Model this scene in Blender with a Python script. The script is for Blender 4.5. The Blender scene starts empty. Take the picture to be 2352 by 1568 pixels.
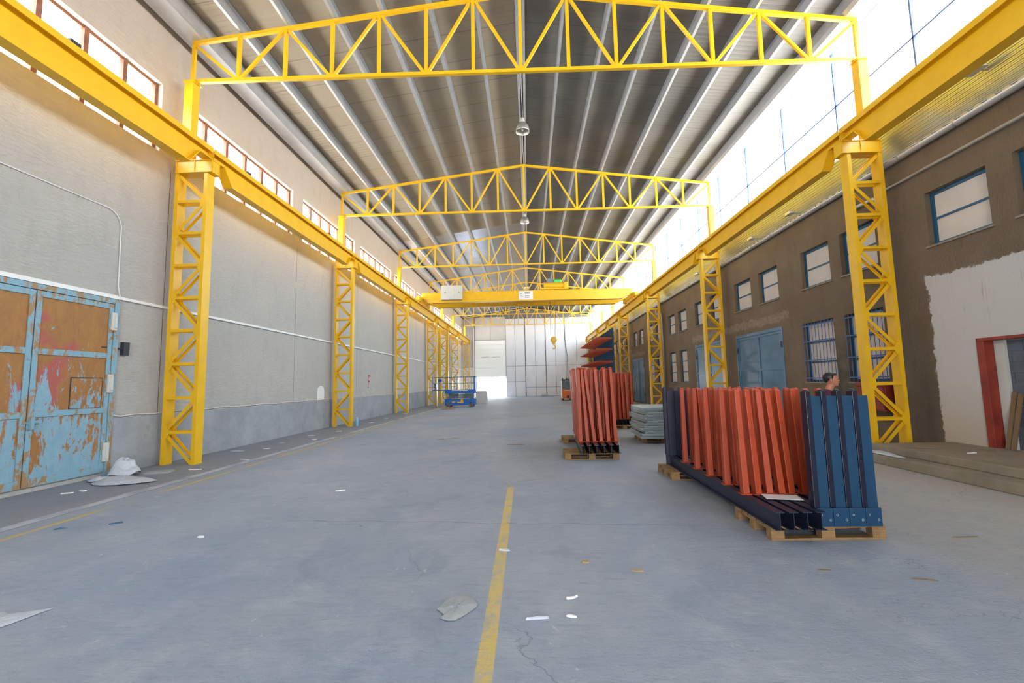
import bpy, math, random
from mathutils import Vector, Matrix, Euler
random.seed(7)
S = bpy.context.scene
COL = S.collection
PI = math.pi

# ------------------------------------------------------------------ camera
def make_camera():
    y, pt, r, f = -0.036, 0.0962, -0.0209, 1005.353
    fw = Vector((math.sin(y)*math.cos(pt), math.cos(y)*math.cos(pt), math.sin(pt)))
    ri = Vector((math.cos(y), -math.sin(y), 0)); up = ri.cross(fw)
    ri2 = ri*math.cos(r)+up*math.sin(r); up2 = -ri*math.sin(r)+up*math.cos(r)
    cd = bpy.data.cameras.new('camera'); c = bpy.data.objects.new('camera', cd); COL.objects.link(c)
    cd.sensor_width = 36; cd.lens = f*36/2352; cd.clip_start = .05; cd.clip_end = 400
    m = Matrix((ri2, up2, -fw)).transposed().to_4x4(); m.translation = (0, 0, 1.72)
    c.matrix_world = m
    S.camera = c
make_camera()

# ------------------------------------------------------------------ world, exposure
W = bpy.data.worlds.new('overcast_sky'); S.world = W; W.use_nodes = True
wn = W.node_tree.nodes; wl = W.node_tree.links; wn.clear()
wo = wn.new('ShaderNodeOutputWorld'); wb = wn.new('ShaderNodeBackground')
tc = wn.new('ShaderNodeTexCoord'); sx = wn.new('ShaderNodeSeparateXYZ'); mr = wn.new('ShaderNodeMapRange'); cr = wn.new('ShaderNodeMix')
cr.data_type = 'RGBA'
wl.new(tc.outputs['Generated'], sx.inputs[0]); wl.new(sx.outputs['Z'], mr.inputs['Value'])
mr.inputs['From Min'].default_value = -.12; mr.inputs['From Max'].default_value = .25
cr.inputs['A'].default_value = (1.5, 1.4, 1.26, 1); cr.inputs['B'].default_value = (.84, .93, 1.0, 1); cr.clamp_result = False
wl.new(mr.outputs['Result'], cr.inputs['Factor']); wl.new(cr.outputs['Result'], wb.inputs['Color'])
wb.inputs['Strength'].default_value = 5.0
wl.new(wb.outputs[0], wo.inputs[0])
def portal(name, loc, rot, sx_, sy_):
    l = bpy.data.lights.new(name, 'AREA'); l.shape = 'RECTANGLE'; l.size = sx_; l.size_y = sy_
    l.cycles.is_portal = True
    o = bpy.data.objects.new(name, l); COL.objects.link(o); o.location = loc; o.rotation_euler = rot
# daylight comes in through: right glazing, left windows, the open far door, the gateway of the added near wall
portal('daylight_right', (9.15, 27, 9.3), (0, PI/2, 0), 3.3, 66)
portal('daylight_left', (-9.3, 30, 8.36), (0, -PI/2, 0), 1.8, 56)
portal('daylight_far_door', (-5.15, 59.75, 3.9), (-PI/2, 0, 0), 4.3, 7.8)
portal('daylight_near_end', (0, -6.2, 2.1), (PI/2, 0, 0), 6, 4.2)
S.view_settings.view_transform = 'Standard'; S.view_settings.look = 'None'
S.view_settings.gamma = 1; S.view_settings.use_curve_mapping = False
S.view_settings.exposure = 1.46
S.cycles.max_bounces = 10; S.cycles.diffuse_bounces = 6; S.cycles.glossy_bounces = 4
S.cycles.transparent_max_bounces = 12; S.cycles.sample_clamp_indirect = 8
S.cycles.use_denoising = True; S.cycles.use_adaptive_sampling = True; S.cycles.adaptive_threshold = .04; S.cycles.adaptive_min_samples = 16

# ------------------------------------------------------------------ materials
class G:
    """small helper round a node tree"""
    def __init__(s, name):
        s.m = bpy.data.materials.new(name); s.m.use_nodes = True
        s.t = s.m.node_tree; s.n = s.t.nodes; s.l = s.t.links
        s.b = s.n['Principled BSDF']; s.pos = None
    def set(s, inp, v):
        if hasattr(v, 'is_output') or isinstance(v, bpy.types.NodeSocket): s.l.new(v, inp)
        elif isinstance(v, tuple) and len(v) == 3 and inp.type == 'RGBA': inp.default_value = (*v, 1)
        else: inp.default_value = v
    def P(s):
        if s.pos is None: s.pos = s.n.new('ShaderNodeTexCoord').outputs['Object']
        return s.pos
    def xyz(s):
        q = s.n.new('ShaderNodeSeparateXYZ'); s.l.new(s.P(), q.inputs[0]); return q.outputs
    def math(s, op, a, b=0.0, c=None, clamp=False):
        q = s.n.new('ShaderNodeMath'); q.operation = op; q.use_clamp = clamp
        s.set(q.inputs[0], a); s.set(q.inputs[1], b)
        if c is not None: s.set(q.inputs[2], c)
        return q.outputs[0]
    def scale(s, v):
        q = s.n.new('ShaderNodeMapping'); s.l.new(s.P(), q.inputs[0]); q.inputs['Scale'].default_value = v; return q.outputs[0]
    def noise(s, sc, detail=4, rough=.55, vec=None, dist=0):
        q = s.n.new('ShaderNodeTexNoise'); s.l.new(vec or s.P(), q.inputs['Vector'])
        q.inputs['Scale'].default_value = sc; q.inputs['Detail'].default_value = detail
        q.inputs['Roughness'].default_value = rough; q.inputs['Distortion'].default_value = dist
        return q.outputs['Fac']
    def step(s, v, lo, hi):
        q = s.n.new('ShaderNodeMapRange'); s.set(q.inputs['Value'], v)
        q.inputs['From Min'].default_value = lo; q.inputs['From Max'].default_value = hi; return q.outputs['Result']
    def mix(s, f, a, b):
        q = s.n.new('ShaderNodeMix'); q.data_type = 'RGBA'
        s.set(q.inputs['Factor'], f); s.set(q.inputs['A'], a); s.set(q.inputs['B'], b); return q.outputs['Result']
    def bump(s, h, strength=.3, dist=.02):
        q = s.n.new('ShaderNodeBump'); s.set(q.inputs['Height'], h)
        q.inputs['Strength'].default_value = strength; q.inputs['Distance'].default_value = dist
        s.l.new(q.outputs[0], s.b.inputs['Normal'])
    def out(s, col=None, rough=None, metal=None):
        if col is not None: s.set(s.b.inputs['Base Color'], col)
        if rough is not None: s.set(s.b.inputs['Roughness'], rough)
        if metal is not None: s.set(s.b.inputs['Metallic'], metal)
        return s.m
    def band(s, v, a, b, soft=.01):
        return s.math('MULTIPLY', s.step(v, a-soft, a+soft), s.step(v, b+soft, b-soft))

def paint(name, c, rough=.45, metal=0, var=.12, scale=3, bump=0):
    g = G(name); n = g.noise(scale, 5)
    c2 = tuple(x*(1-var*1.6) for x in c); c1 = tuple(min(1, x*(1+var)) for x in c)
    g.out(g.mix(g.step(n, .3, .7), c2, c1), rough, metal)
    if bump: g.bump(g.noise(60, 3), bump, .01)
    return g.m
M = {}
M['yellow'] = paint('yellow_paint', (.82, .475, .009), .38, var=.05)
M['orange'] = paint('orange_red_paint', (.40, .048, .010), .48, var=.12, scale=2)
M['navy'] = paint('dark_navy_steel', (.014, .02, .046), .42, var=.2)
def m_blue():
    g = G('scuffed_blue_paint'); n = g.noise(5, 6, .7); sc = g.noise(9, 8, .8, g.scale((1, 1, .25)), 1.5)
    c = g.mix(g.step(n, .3, .7), (.003, .032, .08), (.006, .055, .125))
    c = g.mix(g.step(sc, .60, .66), c, (.09, .18, .25)); return g.out(c, .4)
M['blue'] = m_blue()
M['shadednavy'] = paint('shaded_navy_paint', (.004, .007, .024), .4, var=.1)  # near-black navy: shade between the blue legs put into the colour
M['black'] = paint('black_steel', (.022, .022, .034), .35, var=.2)
M['galv'] = paint('galvanised_steel', (.55, .57, .6), .38, .75, .08)
M['cladmetal'] = paint('shiny_corrugated_sheet', (.52, .56, .60), .3, .8, .05)
M['galv_soft'] = paint('galvanised_purlin', (.52, .54, .58), .42, .55, .06)
M['eave'] = paint('eave_flashing', (.36, .36, .38), .4, .5, .06)
M['sheet'] = paint('zinc_tray_sheet', (.25, .32, .37), .42, .45, .08)
M['sheet_edge'] = paint('bare_sheet_edge', (.75, .74, .7), .45, .3, .05)
M['grey'] = paint('grey_enamel', (.56, .56, .53), .5, var=.04)
M['dark'] = paint('dark_plastic', (.03, .035, .045), .5, var=.1)
M['darkgap'] = paint('dark_joint_and_shade', (.06, .045, .035), .8, var=.1)
M['rubber'] = paint('grey_rubber', (.12, .12, .13), .7, var=.1)
M['lift_blue'] = paint('lift_blue_paint', (.006, .13, .52), .4, var=.08)
M['lift_grey'] = paint('lift_scissor_steel', (.16, .22, .28), .5, var=.2)
M['fork_orange'] = paint('forklift_orange', (.85, .17, .015), .4, var=.06)
M['red'] = paint('red_enamel', (.27, .03, .016), .5, var=.2)
M['white'] = paint('white_paint', (.82, .82, .82), .5, var=.03)
M['ink'] = paint('grey_ink', (.2, .2, .24), .6, var=.05)
M['green'] = paint('green_motor_paint', (.1, .62, .16), .4, var=.05)
M['copper'] = paint('pale_cable', (.75, .75, .78), .5, var=.05)
M['plastic'] = paint('crumpled_plastic', (.50, .53, .60), .4, var=.08)
M['card'] = paint('grey_cardboard', (.36, .38, .4), .8, var=.08)
M['cardbrown'] = paint('brown_cardboard', (.36, .25, .14), .8, var=.1)
M['mullion'] = paint('blue_grey_mullion', (.08, .13, .33), .5, var=.05)
M['winframe'] = paint('blue_window_paint', (.012, .085, .17), .45, var=.15)
M['brownframe'] = paint('red_brown_window_frame', (.24, .09, .05), .6, var=.2, scale=6)
M['board'] = paint('cream_window_board', (.60, .54, .49), .7, var=.04, scale=2)
M['block'] = paint('white_concrete_weight', (.6, .6, .6), .8, var=.06, bump=.2)
M['skin'] = paint('skin', (.42, .17, .095), .55, var=.06, scale=8)
M['hair'] = paint('dark_hair', (.012, .008, .007), .5, var=.2, scale=30)
M['shirt'] = paint('maroon_shirt', (.075, .008, .04), .8, var=.15)
M['trousers'] = paint('dark_trousers', (.03, .035, .05), .85, var=.15)
M['letter_red'] = paint('red_spray_paint', (.5, .1, .07), .8, var=.1)
M['bottle'] = paint('blue_bottle_plastic', (.2, .5, .85), .25, var=.1)
M['lampshade'] = paint('spun_aluminium', (.6, .58, .55), .3, .7, .05)
def m_wood(name, a, b):
    g = G(name); w = g.noise(6, 6, .6, g.scale((1.5, 12, 12)), .6); d = g.noise(3, 4)
    c = g.mix(g.step(w, .3, .7), a, b); c = g.mix(g.step(d, .58, .75), c, tuple(x*.5 for x in a))
    g.bump(w, .25, .004); return g.out(c, .75)
M['wood'] = m_wood('pallet_wood', (.19, .105, .04), (.33, .20, .085))
M['wood2'] = m_wood('old_plank_wood', (.13, .08, .04), (.24, .15, .08))
def m_pane():
    m = bpy.data.materials.new('window_glass'); m.use_nodes = True; t = m.node_tree; t.nodes.clear()
    o = t.nodes.new('ShaderNodeOutputMaterial'); mx = t.nodes.new('ShaderNodeMixShader'); tr = t.nodes.new('ShaderNodeBsdfTransparent'); gl = t.nodes.new('ShaderNodeBsdfGlossy')
    gl.inputs['Roughness'].default_value = .05; tr.inputs[0].default_value = (.93, .96, .97, 1); mx.inputs[0].default_value = .06
    t.links.new(tr.outputs[0], mx.inputs[1]); t.links.new(gl.outputs[0], mx.inputs[2]); t.links.new(mx.outputs[0], o.inputs[0]); return m
M['pane'] = m_pane()
def m_translucent():
    m = bpy.data.materials.new('translucent_door_panel'); m.use_nodes = True; t = m.node_tree; b = t.nodes['Principled BSDF']
    b.inputs['Base Color'].default_value = (.85, .85, .84, 1); b.inputs['Roughness'].default_value = .6
    o = t.nodes['Material Output']; mx = t.nodes.new('ShaderNodeMixShader'); tr = t.nodes.new('ShaderNodeBsdfTranslucent')
    tr.inputs[0].default_value = (.8, .8, .78, 1); mx.inputs[0].default_value = .12
    t.links.new(b.outputs[0], mx.inputs[1]); t.links.new(tr.outputs[0], mx.inputs[2]); t.links.new(mx.outputs[0], o.inputs[0]); return m
M['translucent'] = m_translucent()

def m_floor():
    g = G('stained_concrete_floor'); q = g.xyz(); X, Y = q['X'], q['Y']
    n1 = g.noise(.35, 5, .6, dist=.4); n2 = g.noise(2.2, 8, .65); n3 = g.noise(9, 6, .7, g.scale((.5, 2.2, 1)), .8); n4 = g.noise(.9, 6, .7, dist=1.2)
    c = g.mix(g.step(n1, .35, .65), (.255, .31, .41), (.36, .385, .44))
    c = g.mix(g.math('MULTIPLY', g.step(n2, .5, .75), .5), c, (.50, .52, .55))
    c = g.mix(g.math('MULTIPLY', g.step(n3, .5, .72), .5), c, (.20, .235, .30))
    c = g.mix(g.math('MULTIPLY', g.step(n4, .54, .66), .45), c, (.20, .25, .33))
    # pale beige tone growing towards the right, broken up by noise
    beige_tint = g.math('MULTIPLY', g.step(X, 1.5, 5.5), g.step(n4, .25, .6))
    c = g.mix(g.math('MULTIPLY', beige_tint, .6), c, (.47, .44, .39))
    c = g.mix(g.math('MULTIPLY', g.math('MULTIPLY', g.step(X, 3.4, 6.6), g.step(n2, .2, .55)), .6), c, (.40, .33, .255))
    vf = g.n.new('ShaderNodeTexVoronoi'); vf.feature = 'DISTANCE_TO_EDGE'; vf.inputs['Scale'].default_value = 2.6
    wf = g.n.new('ShaderNodeVectorMath'); wf.operation = 'ADD'; nf = g.n.new('ShaderNodeTexNoise'); nf.inputs['Scale'].default_value = 3.5; nf.inputs['Detail'].default_value = 8
    g.l.new(g.P(), nf.inputs['Vector']); g.l.new(g.scale((.55, 1.6, 1)), wf.inputs[0]); g.l.new(nf.outputs['Color'], wf.inputs[1]); g.l.new(wf.outputs[0], vf.inputs['Vector'])
    craze = g.math('MULTIPLY', g.step(vf.outputs['Distance'], .016, .004), g.math('MULTIPLY', g.step(g.noise(1.6, 5, .7), .50, .58), g.step(X, 1.2, 3.6)))
    c = g.mix(g.math('MULTIPLY', craze, .6), c, (.12, .115, .11))
    # chalky scuffs
    s1 = g.noise(5, 8, .75, g.scale((1.6, .7, 1)), 2.0)
    c = g.mix(g.math('MULTIPLY', g.step(s1, .63, .71), .8), c, (.66, .69, .72))
    # side gutter slab along the left wall and its pale edge
    wob = g.math('MULTIPLY', g.math('SUBTRACT', g.noise(1.5, 4), .5), .12)
    Xw = g.math('ADD', X, wob)
    c = g.mix(g.math('MULTIPLY', g.step(Xw, -6.72, -6.8), .6), c, (.225, .24, .27))
    edge = g.math('MULTIPLY', g.band(Xw, -6.88, -6.68, .03), g.step(g.noise(1.1, 3), .35, .5))
    c = g.mix(g.math('MULTIPLY', edge, .7), c, (.56, .59, .64))
    c = g.mix(g.band(Xw, -6.665, -6.65, .008), c, (.07, .08, .09))
    # cracks
    v = g.n.new('ShaderNodeTexVoronoi'); v.feature = 'DISTANCE_TO_EDGE'; v.inputs['Scale'].default_value = .22
    wv = g.n.new('ShaderNodeVectorMath'); wv.operation = 'ADD'; nz = g.n.new('ShaderNodeTexNoise'); nz.inputs['Scale'].default_value = 1.3; nz.inputs['Detail'].default_value = 6
    g.l.new(g.P(), nz.inputs['Vector']); g.l.new(g.P(), wv.inputs[0]); g.l.new(nz.outputs['Color'], wv.inputs[1]); g.l.new(wv.outputs[0], v.inputs['Vector'])
    crk = g.math('MULTIPLY', g.step(v.outputs['Distance'], .0016, .0004), g.step(g.noise(.6, 2), .48, .56))
    yc = g.math('ADD', g.math('ADD', Y, g.math('MULTIPLY', X, .07)), g.math('MULTIPLY', g.math('SUBTRACT', g.noise(2.2, 6, .6), .5), .22))
    crk2 = g.math('MULTIPLY', g.band(yc, 5.592, 5.603, .004), g.band(X, -3.0, 1.9, .3))
    crk = g.math('MAXIMUM', g.math('MULTIPLY', crk, .45), crk2)
    c = g.mix(g.math('MULTIPLY', crk, .75), c, (.09, .095, .11))
    # painted lines, worn
    wear = g.step(g.noise(5, 9, .8, g.scale((1.2, .8, 1)), .8), .40, .54)
    wear2 = g.step(g.noise(1.3, 5, .7), .34, .5)
    Xl = g.math('ADD', g.math('ADD', X, g.math('MULTIPLY', Y, .013)), g.math('MULTIPLY', wob, .12))
    l1 = g.band(Xl, -6.27, -6.19, .008)
    gap_ = g.math('SUBTRACT', 1.0, g.math('MULTIPLY', g.band(Y, 6.35, 7.55, .15), .85))
    l1 = g.math('MULTIPLY', g.math('MULTIPLY', l1, g.math('MULTIPLY', wear2, gap_)), g.math('ADD', g.math('MULTIPLY', wear, .35), .6))
    c = g.mix(l1, c, (.62, .43, .08))
    Xc = g.math('ADD', X, g.math('MULTIPLY', Y, .007))
    l2 = g.math('MULTIPLY', g.band(Xc, -.345, -.235, .004), g.step(Y, 7.55, 7.5))
    l2 = g.math('MULTIPLY', l2, g.math('ADD', g.math('MULTIPLY', wear, .62), .3))
    c = g.mix(l2, c, (.66, .48, .13))
    g.bump(g.math('ADD', g.math('ADD', g.noise(5, 10, .75, g.scale((.7, 2.6, 1)), 1.2), g.noise(26, 5, .7)), g.math('MULTIPLY', crk, -1)), .55, .02)
    return g.out(c, g.step(n2, -.3, 1.0), 0)
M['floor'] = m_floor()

def m_wall_left():
    g = G('left_wall_render'); q = g.xyz(); Y, Z = q['Y'], q['Z']
    n1 = g.noise(.5, 5, .6); n2 = g.noise(3, 8, .7, g.scale((1, 1, .4)))
    c = g.mix(g.step(Z, 5.2, 7.6), (.535, .52, .50), (.62, .52, .445))
    c = g.mix(g.math('MULTIPLY', g.step(n1, .4, .7), .35), c, (.66, .62, .56))
    c = g.mix(g.math('MULTIPLY', g.step(n2, .5, .8), .35), c, (.36, .34, .32))
    low = g.math('MULTIPLY', g.step(Z, 3.2, 1.2), g.step(g.noise(1.8, 7, .75, g.scale((1, 1, 2))), .5, .75))
    c = g.mix(g.math('MULTIPLY', low, .5), c, (.68, .68, .7))
    w = g.math('ABSOLUTE', g.math('SUBTRACT', g.math('PINGPONG', g.math('SUBTRACT', Y, 16.15), 3.0), 0))
    joint = g.math('MULTIPLY', g.step(w, .012, .004), g.step(Z, 7.2, 7.1))
    c = g.mix(joint, c, (.16, .15, .14))
    rough_hi = g.noise(14, 8, .7, g.scale((1, .6, 1.6)), 1.2)
    g.bump(g.math('ADD', rough_hi, g.math('MULTIPLY', joint, -.6)), .8, .05)
    return g.out(c, .9)
M['wall_left'] = m_wall_left()
def m_plinth():
    g = G('concrete_plinth'); n = g.noise(1.2, 7, .7); m = g.noise(6, 6)
    c = g.mix(g.step(n, .35, .7), (.38, .40, .43), (.27, .285, .31)); c = g.mix(g.math('MULTIPLY', g.step(m, .6, .8), .5), c, (.2, .21, .22))
    g.bump(m, .3, .02); return g.out(c, .85)
M['plinth'] = m_plinth()
def m_wall_right():
    g = G('brown_render'); q = g.xyz(); Y, Z = q['Y'], q['Z']
    n1 = g.noise(.6, 5, .6); n2 = g.noise(4, 8, .7, g.scale((1, 1, .3))); n3 = g.noise(1.5, 6, .7)
    c = g.mix(g.step(n1, .35, .7), (.245, .175, .115), (.32, .24, .165))
    c = g.mix(g.math('MULTIPLY', g.step(n2, .52, .8), .5), c, (.15, .115, .08))
    # broken render band over the workshop doors
    bz = g.math('ADD', Z, g.math('MULTIPLY', g.math('SUBTRACT', g.noise(2.2, 6, .7), .5), .5))
    brk = g.math('MULTIPLY', g.band(bz, 3.72, 4.02, .03), g.math('ADD', g.band(Y, 15.1, 23.9, .05), g.band(Y, 33.6, 38, .05)))
    c = g.mix(g.math('MULTIPLY', brk, g.step(g.noise(9, 5, .7), .3, .6)), c, (.42, .34, .26))
    # mottled dark area low on the man's wall section
    dark_patch = g.math('MULTIPLY', g.band(Y, 12.3, 13.2, .25), g.step(Z, 3.0, 2.0))
    c = g.mix(g.math('MULTIPLY', dark_patch, g.step(n3, .3, .6)), c, (.07, .08, .075))
    # repainted pale area with a ragged edge
    rg = g.math('MULTIPLY', g.math('SUBTRACT', g.noise(3.2, 9, .75), .5), .42)
    Yr = g.math('ADD', Y, rg); Zr = g.math('ADD', Z, rg)
    white = g.math('MULTIPLY', g.step(Yr, 9.93, 9.90), g.step(Zr, 3.90, 3.87))
    st = g.noise(5, 6, .7, g.scale((1, 3.5, .25)))
    wc = g.mix(g.step(Z, 1.6, .5), (.53, .51, .50), (.50, .43, .35))
    wc = g.mix(g.math('MULTIPLY', g.math('MULTIPLY', g.step(st, .58, .72), g.step(Z, 1.5, 3.2)), .5), wc, (.25, .19, .15))
    wc = g.mix(g.math('MULTIPLY', g.step(n1, .5, .7), .3), wc, (.42, .40, .40))
    dark_edge = g.math('MULTIPLY', g.band(Yr, 9.93, 10.4, .2), g.step(Z, 3.2, 1.5))  # darker strip beside the pale area, stronger towards the floor
    c = g.mix(g.math('MULTIPLY', dark_edge, .55), c, (.10, .09, .075))
    c = g.mix(white, c, wc)
    h = g.math('MULTIPLY', g.noise(20, 8, .8, None, .8), g.math('SUBTRACT', 1.15, white))
    g.bump(g.math('ADD', h, g.math('MULTIPLY', white, .35)), .9, .06)
    return g.out(c, .92)
M['wall_right'] = m_wall_right()
def m_step():
    g = G('old_concrete_step'); n = g.noise(1.6, 7, .7); m = g.noise(9, 6)
    c = g.mix(g.step(n, .35, .7), (.30, .25, .19), (.20, .165, .12)); g.bump(m, .35, .02); return g.out(c, .9)
M['step'] = m_step()
def m_deck():
    g = G('profiled_roof_sheet'); q = g.xyz(); Y, X = q['Y'], q['X']
    rib = g.math('PINGPONG', Y, .085)
    jt = g.math('PINGPONG', g.math('ADD', Y, .3), .55)
    joint = g.step(jt, .016, .006)
    n = g.noise(.5, 4)
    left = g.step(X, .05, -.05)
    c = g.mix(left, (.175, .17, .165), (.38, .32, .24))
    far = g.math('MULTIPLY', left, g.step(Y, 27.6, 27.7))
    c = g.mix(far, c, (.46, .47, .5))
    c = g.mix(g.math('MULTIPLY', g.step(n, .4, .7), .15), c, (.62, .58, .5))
    c = g.mix(g.math('MULTIPLY', joint, .7), c, (.12, .1, .09))
    g.bump(g.math('ADD', g.step(rib, .02, .05), g.math('MULTIPLY', g.noise(1.2, 3, .5, g.scale((.5, 2, 1))), .5)), .35, .02)
    return g.out(c, g.math('SUBTRACT', .52, g.math('MULTIPLY', far, .3)), g.math('ADD', .15, g.math('MULTIPLY', far, .7)))
M['deck'] = m_deck()
def m_rust():
    g = G('rusty_pale_blue_door_paint'); q = g.xyz(); Z = q['Z']
    a = g.noise(1.3, 9, .72, g.scale((1, 1.6, .55)), 1.2); b = g.noise(4.5, 8, .75, g.scale((1, 1.5, .6)), 1.0); r = g.noise(1.1, 3, .5)
    f = g.math('ADD', g.math('MULTIPLY', a, .65), g.math('MULTIPLY', b, .35))
    f = g.math('ADD', f, g.math('MULTIPLY', g.math('SUBTRACT', Z, 1.9), .055))
    c = g.mix(g.step(b, .35, .65), (.40, .185, .045), (.29, .13, .045))
    c = g.mix(g.step(r, .56, .62), c, (.40, .10, .08))
    bl = g.mix(g.step(b, .3, .7), (.17, .33, .44), (.28, .43, .52))
    c = g.mix(g.step(f, .455, .475), bl, c)
    g.bump(b, .3, .01); return g.out(c, .6)
M['rust'] = m_rust()
M['rust_frame'] = None
def m_rustf():
    g = G('chipped_blue_frame_paint'); b = g.noise(5, 8, .75, g.scale((1, 1, .5)), .8)
    c = g.mix(g.step(b, .50, .55), (.21, .38, .48), (.34, .20, .09)); return g.out(c, .55)
M['rust_frame'] = m_rustf()
def m_bluedoor():
    g = G('blue_door_paint'); n = g.noise(1.2, 5, .6)
    return g.out(g.mix(g.step(n, .4, .65), (.045, .14, .24), (.09, .20, .34)), .38)
M['bluedoor'] = m_bluedoor()
M['clad'] = paint('pale_lavender_cladding', (.80, .80, .85), .5, .05, .03, 1)
M['cladtop'] = paint('cladding_upper', (.62, .60, .59), .6, .05, .05, 1)
M['seam'] = paint('panel_seam_grey', (.2, .2, .23), .8, var=.05)
M['blocks'] = paint('blue_grey_blockwork', (.10, .115, .145), .85, var=.15, bump=.3)
M['mortar'] = paint('pale_mortar', (.3, .3, .3), .9, var=.1)

# ------------------------------------------------------------------ mesh builder
class MB:
    def __init__(s): s.v = []; s.f = []; s.m = []
    def add(s, vs, fs, m=0):
        k = len(s.v); s.v += [tuple(v) for v in vs]
        for f in fs: s.f.append(tuple(i+k for i in f)); s.m.append(m)
        return s
    def box(s, x0, x1, y0, y1, z0, z1, m=0):
        vs = [(x, y, z) for z in (z0, z1) for y in (y0, y1) for x in (x0, x1)]
        return s.add(vs, [(0, 2, 3, 1), (4, 5, 7, 6), (0, 1, 5, 4), (2, 6, 7, 3), (0, 4, 6, 2), (1, 3, 7, 5)], m)
    def bar(s, a, b, w, h, ref=(0, 1, 0), m=0, w2=None, h2=None):
        """box from a to b; w measured along ref, h across"""
        a, b = Vector(a), Vector(b); d = (b-a).normalized(); u = Vector(ref); u = (u-d*u.dot(d))
        if u.length < 1e-4: u = Vector((1, 0, 0)); u = u-d*u.dot(d)
        u.normalize(); t = d.cross(u); w2 = w if w2 is None else w2; h2 = h if h2 is None else h2
        vs = []
        for p, ww, hh in ((a, w, h), (b, w2, h2)):
            for i, j in ((-1, -1), (1, -1), (1, 1), (-1, 1)): vs.append(p+u*i*ww/2+t*j*hh/2)
        return s.add(vs, [(3, 2, 1, 0), (4, 5, 6, 7), (0, 1, 5, 4), (1, 2, 6, 5), (2, 3, 7, 6), (3, 0, 4, 7)], m)
    def tube(s, pts, r, n=8, m=0, cap=True, radii=None):
        pts = [Vector(p) for p in pts]; k = len(pts); rings = []
        for i, p in enumerate(pts):
            d = (pts[min(i+1, k-1)]-pts[max(i-1, 0)]).normalized()
            u = d.orthogonal() if i == 0 else (pu-d*pu.dot(d))
            u.normalize(); pu = u; t = d.cross(u); rr = radii[i] if radii else r
            rings.append([p+(u*math.cos(2*PI*j/n)+t*math.sin(2*PI*j/n))*rr for j in range(n)])
        vs = [v for R in rings for v in R]; fs = []
        for i in range(k-1):
            for j in range(n): fs.append((i*n+j, i*n+(j+1) % n, (i+1)*n+(j+1) % n, (i+1)*n+j))
        if cap: fs += [tuple(range(n))[::-1], tuple(range((k-1)*n, k*n))]
        return s.add(vs, fs, m)
    def lathe(s, prof, c=(0, 0, 0), n=20, m=0, axis='z'):
        vs = []; fs = []; k = len(prof)
        for r, z in prof:
            for j in range(n):
                a = 2*PI*j/n; p = (r*math.cos(a), r*math.sin(a), z)
                if axis == 'y': p = (p[0], p[2], p[1])
                if axis == 'x': p = (p[2], p[0], p[1])
                vs.append((p[0]+c[0], p[1]+c[1], p[2]+c[2]))
        for i in range(k-1):
            for j in range(n): fs.append((i*n+j, i*n+(j+1) % n, (i+1)*n+(j+1) % n, (i+1)*n+j))
        return s.add(vs, fs, m)
    def prism(s, poly, axis, a, b, m=0):
        """poly of 2D points extruded along axis from a to b (x: poly=(y,z), y: (x,z), z: (x,y))"""
        def P(p, t): return {'x': (t, p[0], p[1]), 'y': (p[0], t, p[1]), 'z': (p[0], p[1], t)}[axis]
        n = len(poly); vs = [P(p, a) for p in poly]+[P(p, b) for p in poly]
        fs = [tuple(range(n)), tuple(range(n, 2*n))[::-1]]+[(i, i+n, (i+1) % n+n, (i+1) % n) for i in range(n)]
        return s.add(vs, fs, m)
    def ell(s, c, r, n=12, m=0):
        vs = []; fs = []; k = n//2+1
        for i in range(k):
            t = PI*i/(k-1)
            for j in range(n):
                a = 2*PI*j/n; vs.append((c[0]+r[0]*math.sin(t)*math.cos(a), c[1]+r[1]*math.sin(t)*math.sin(a), c[2]+r[2]*math.cos(t)))
        for i in range(k-1):
            for j in range(n): fs.append((i*n+j, (i+1)*n+j, (i+1)*n+(j+1) % n, i*n+(j+1) % n))
        return s.add(vs, fs, m)
    def ibeam(s, axis, a, b, cx, cz, w, h, tw, tf, m=0):
        poly = [(-w/2, 0), (w/2, 0), (w/2, tf), (tw/2, tf), (tw/2, h-tf), (w/2, h-tf), (w/2, h), (-w/2, h), (-w/2, h-tf), (-tw/2, h-tf), (-tw/2, tf), (-w/2, tf)]
        return s.prism([(cx+x, cz+z) for x, z in poly], axis, a, b, m)
    def build(s, name, mats, parent=None, loc=None, smooth=False, bevel=0):
        me = bpy.data.meshes.new(name); me.from_pydata(s.v, [], s.f)
        if not isinstance(mats, (list, tuple)): mats = [mats]
        for x in mats: me.materials.append(x if not isinstance(x, str) else M[x])
        if len(mats) > 1: me.polygons.foreach_set('material_index', s.m)
        me.update()
        import bmesh
        bm = bmesh.new(); bm.from_mesh(me); bmesh.ops.recalc_face_normals(bm, faces=bm.faces); bm.to_mesh(me); bm.free()
        if smooth: me.polygons.foreach_set('use_smooth', [True]*len(me.polygons))
        o = bpy.data.objects.new(name, me); COL.objects.link(o)
        if parent: o.parent = parent
        if loc: o.location = loc
        if bevel:
            md = o.modifiers.new('bevel', 'BEVEL'); md.width = bevel; md.segments = 2; md.limit_method = 'ANGLE'
        return o
def tag(o, label, cat, group=None, kind=None):
    o['label'] = label; o['category'] = cat
    if group: o['group'] = group
    if kind: o['kind'] = kind
    return o
def thing(name, label, cat, loc=(0, 0, 0), rz=0, group=None):
    o = bpy.data.objects.new(name, None); COL.objects.link(o); o.location = loc; o.rotation_euler = (0, 0, rz)
    o.empty_display_size = .2
    return tag(o, label, cat, group)
def struct(o, label, cat): return tag(o, label, cat, kind='structure')
def clone(o, parent=None):
    c = o.copy(); COL.objects.link(c); c.parent = parent
    if parent is not None: c.matrix_parent_inverse = Matrix()
    for ch in list(o.children): clone(ch, c)
    return c
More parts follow.
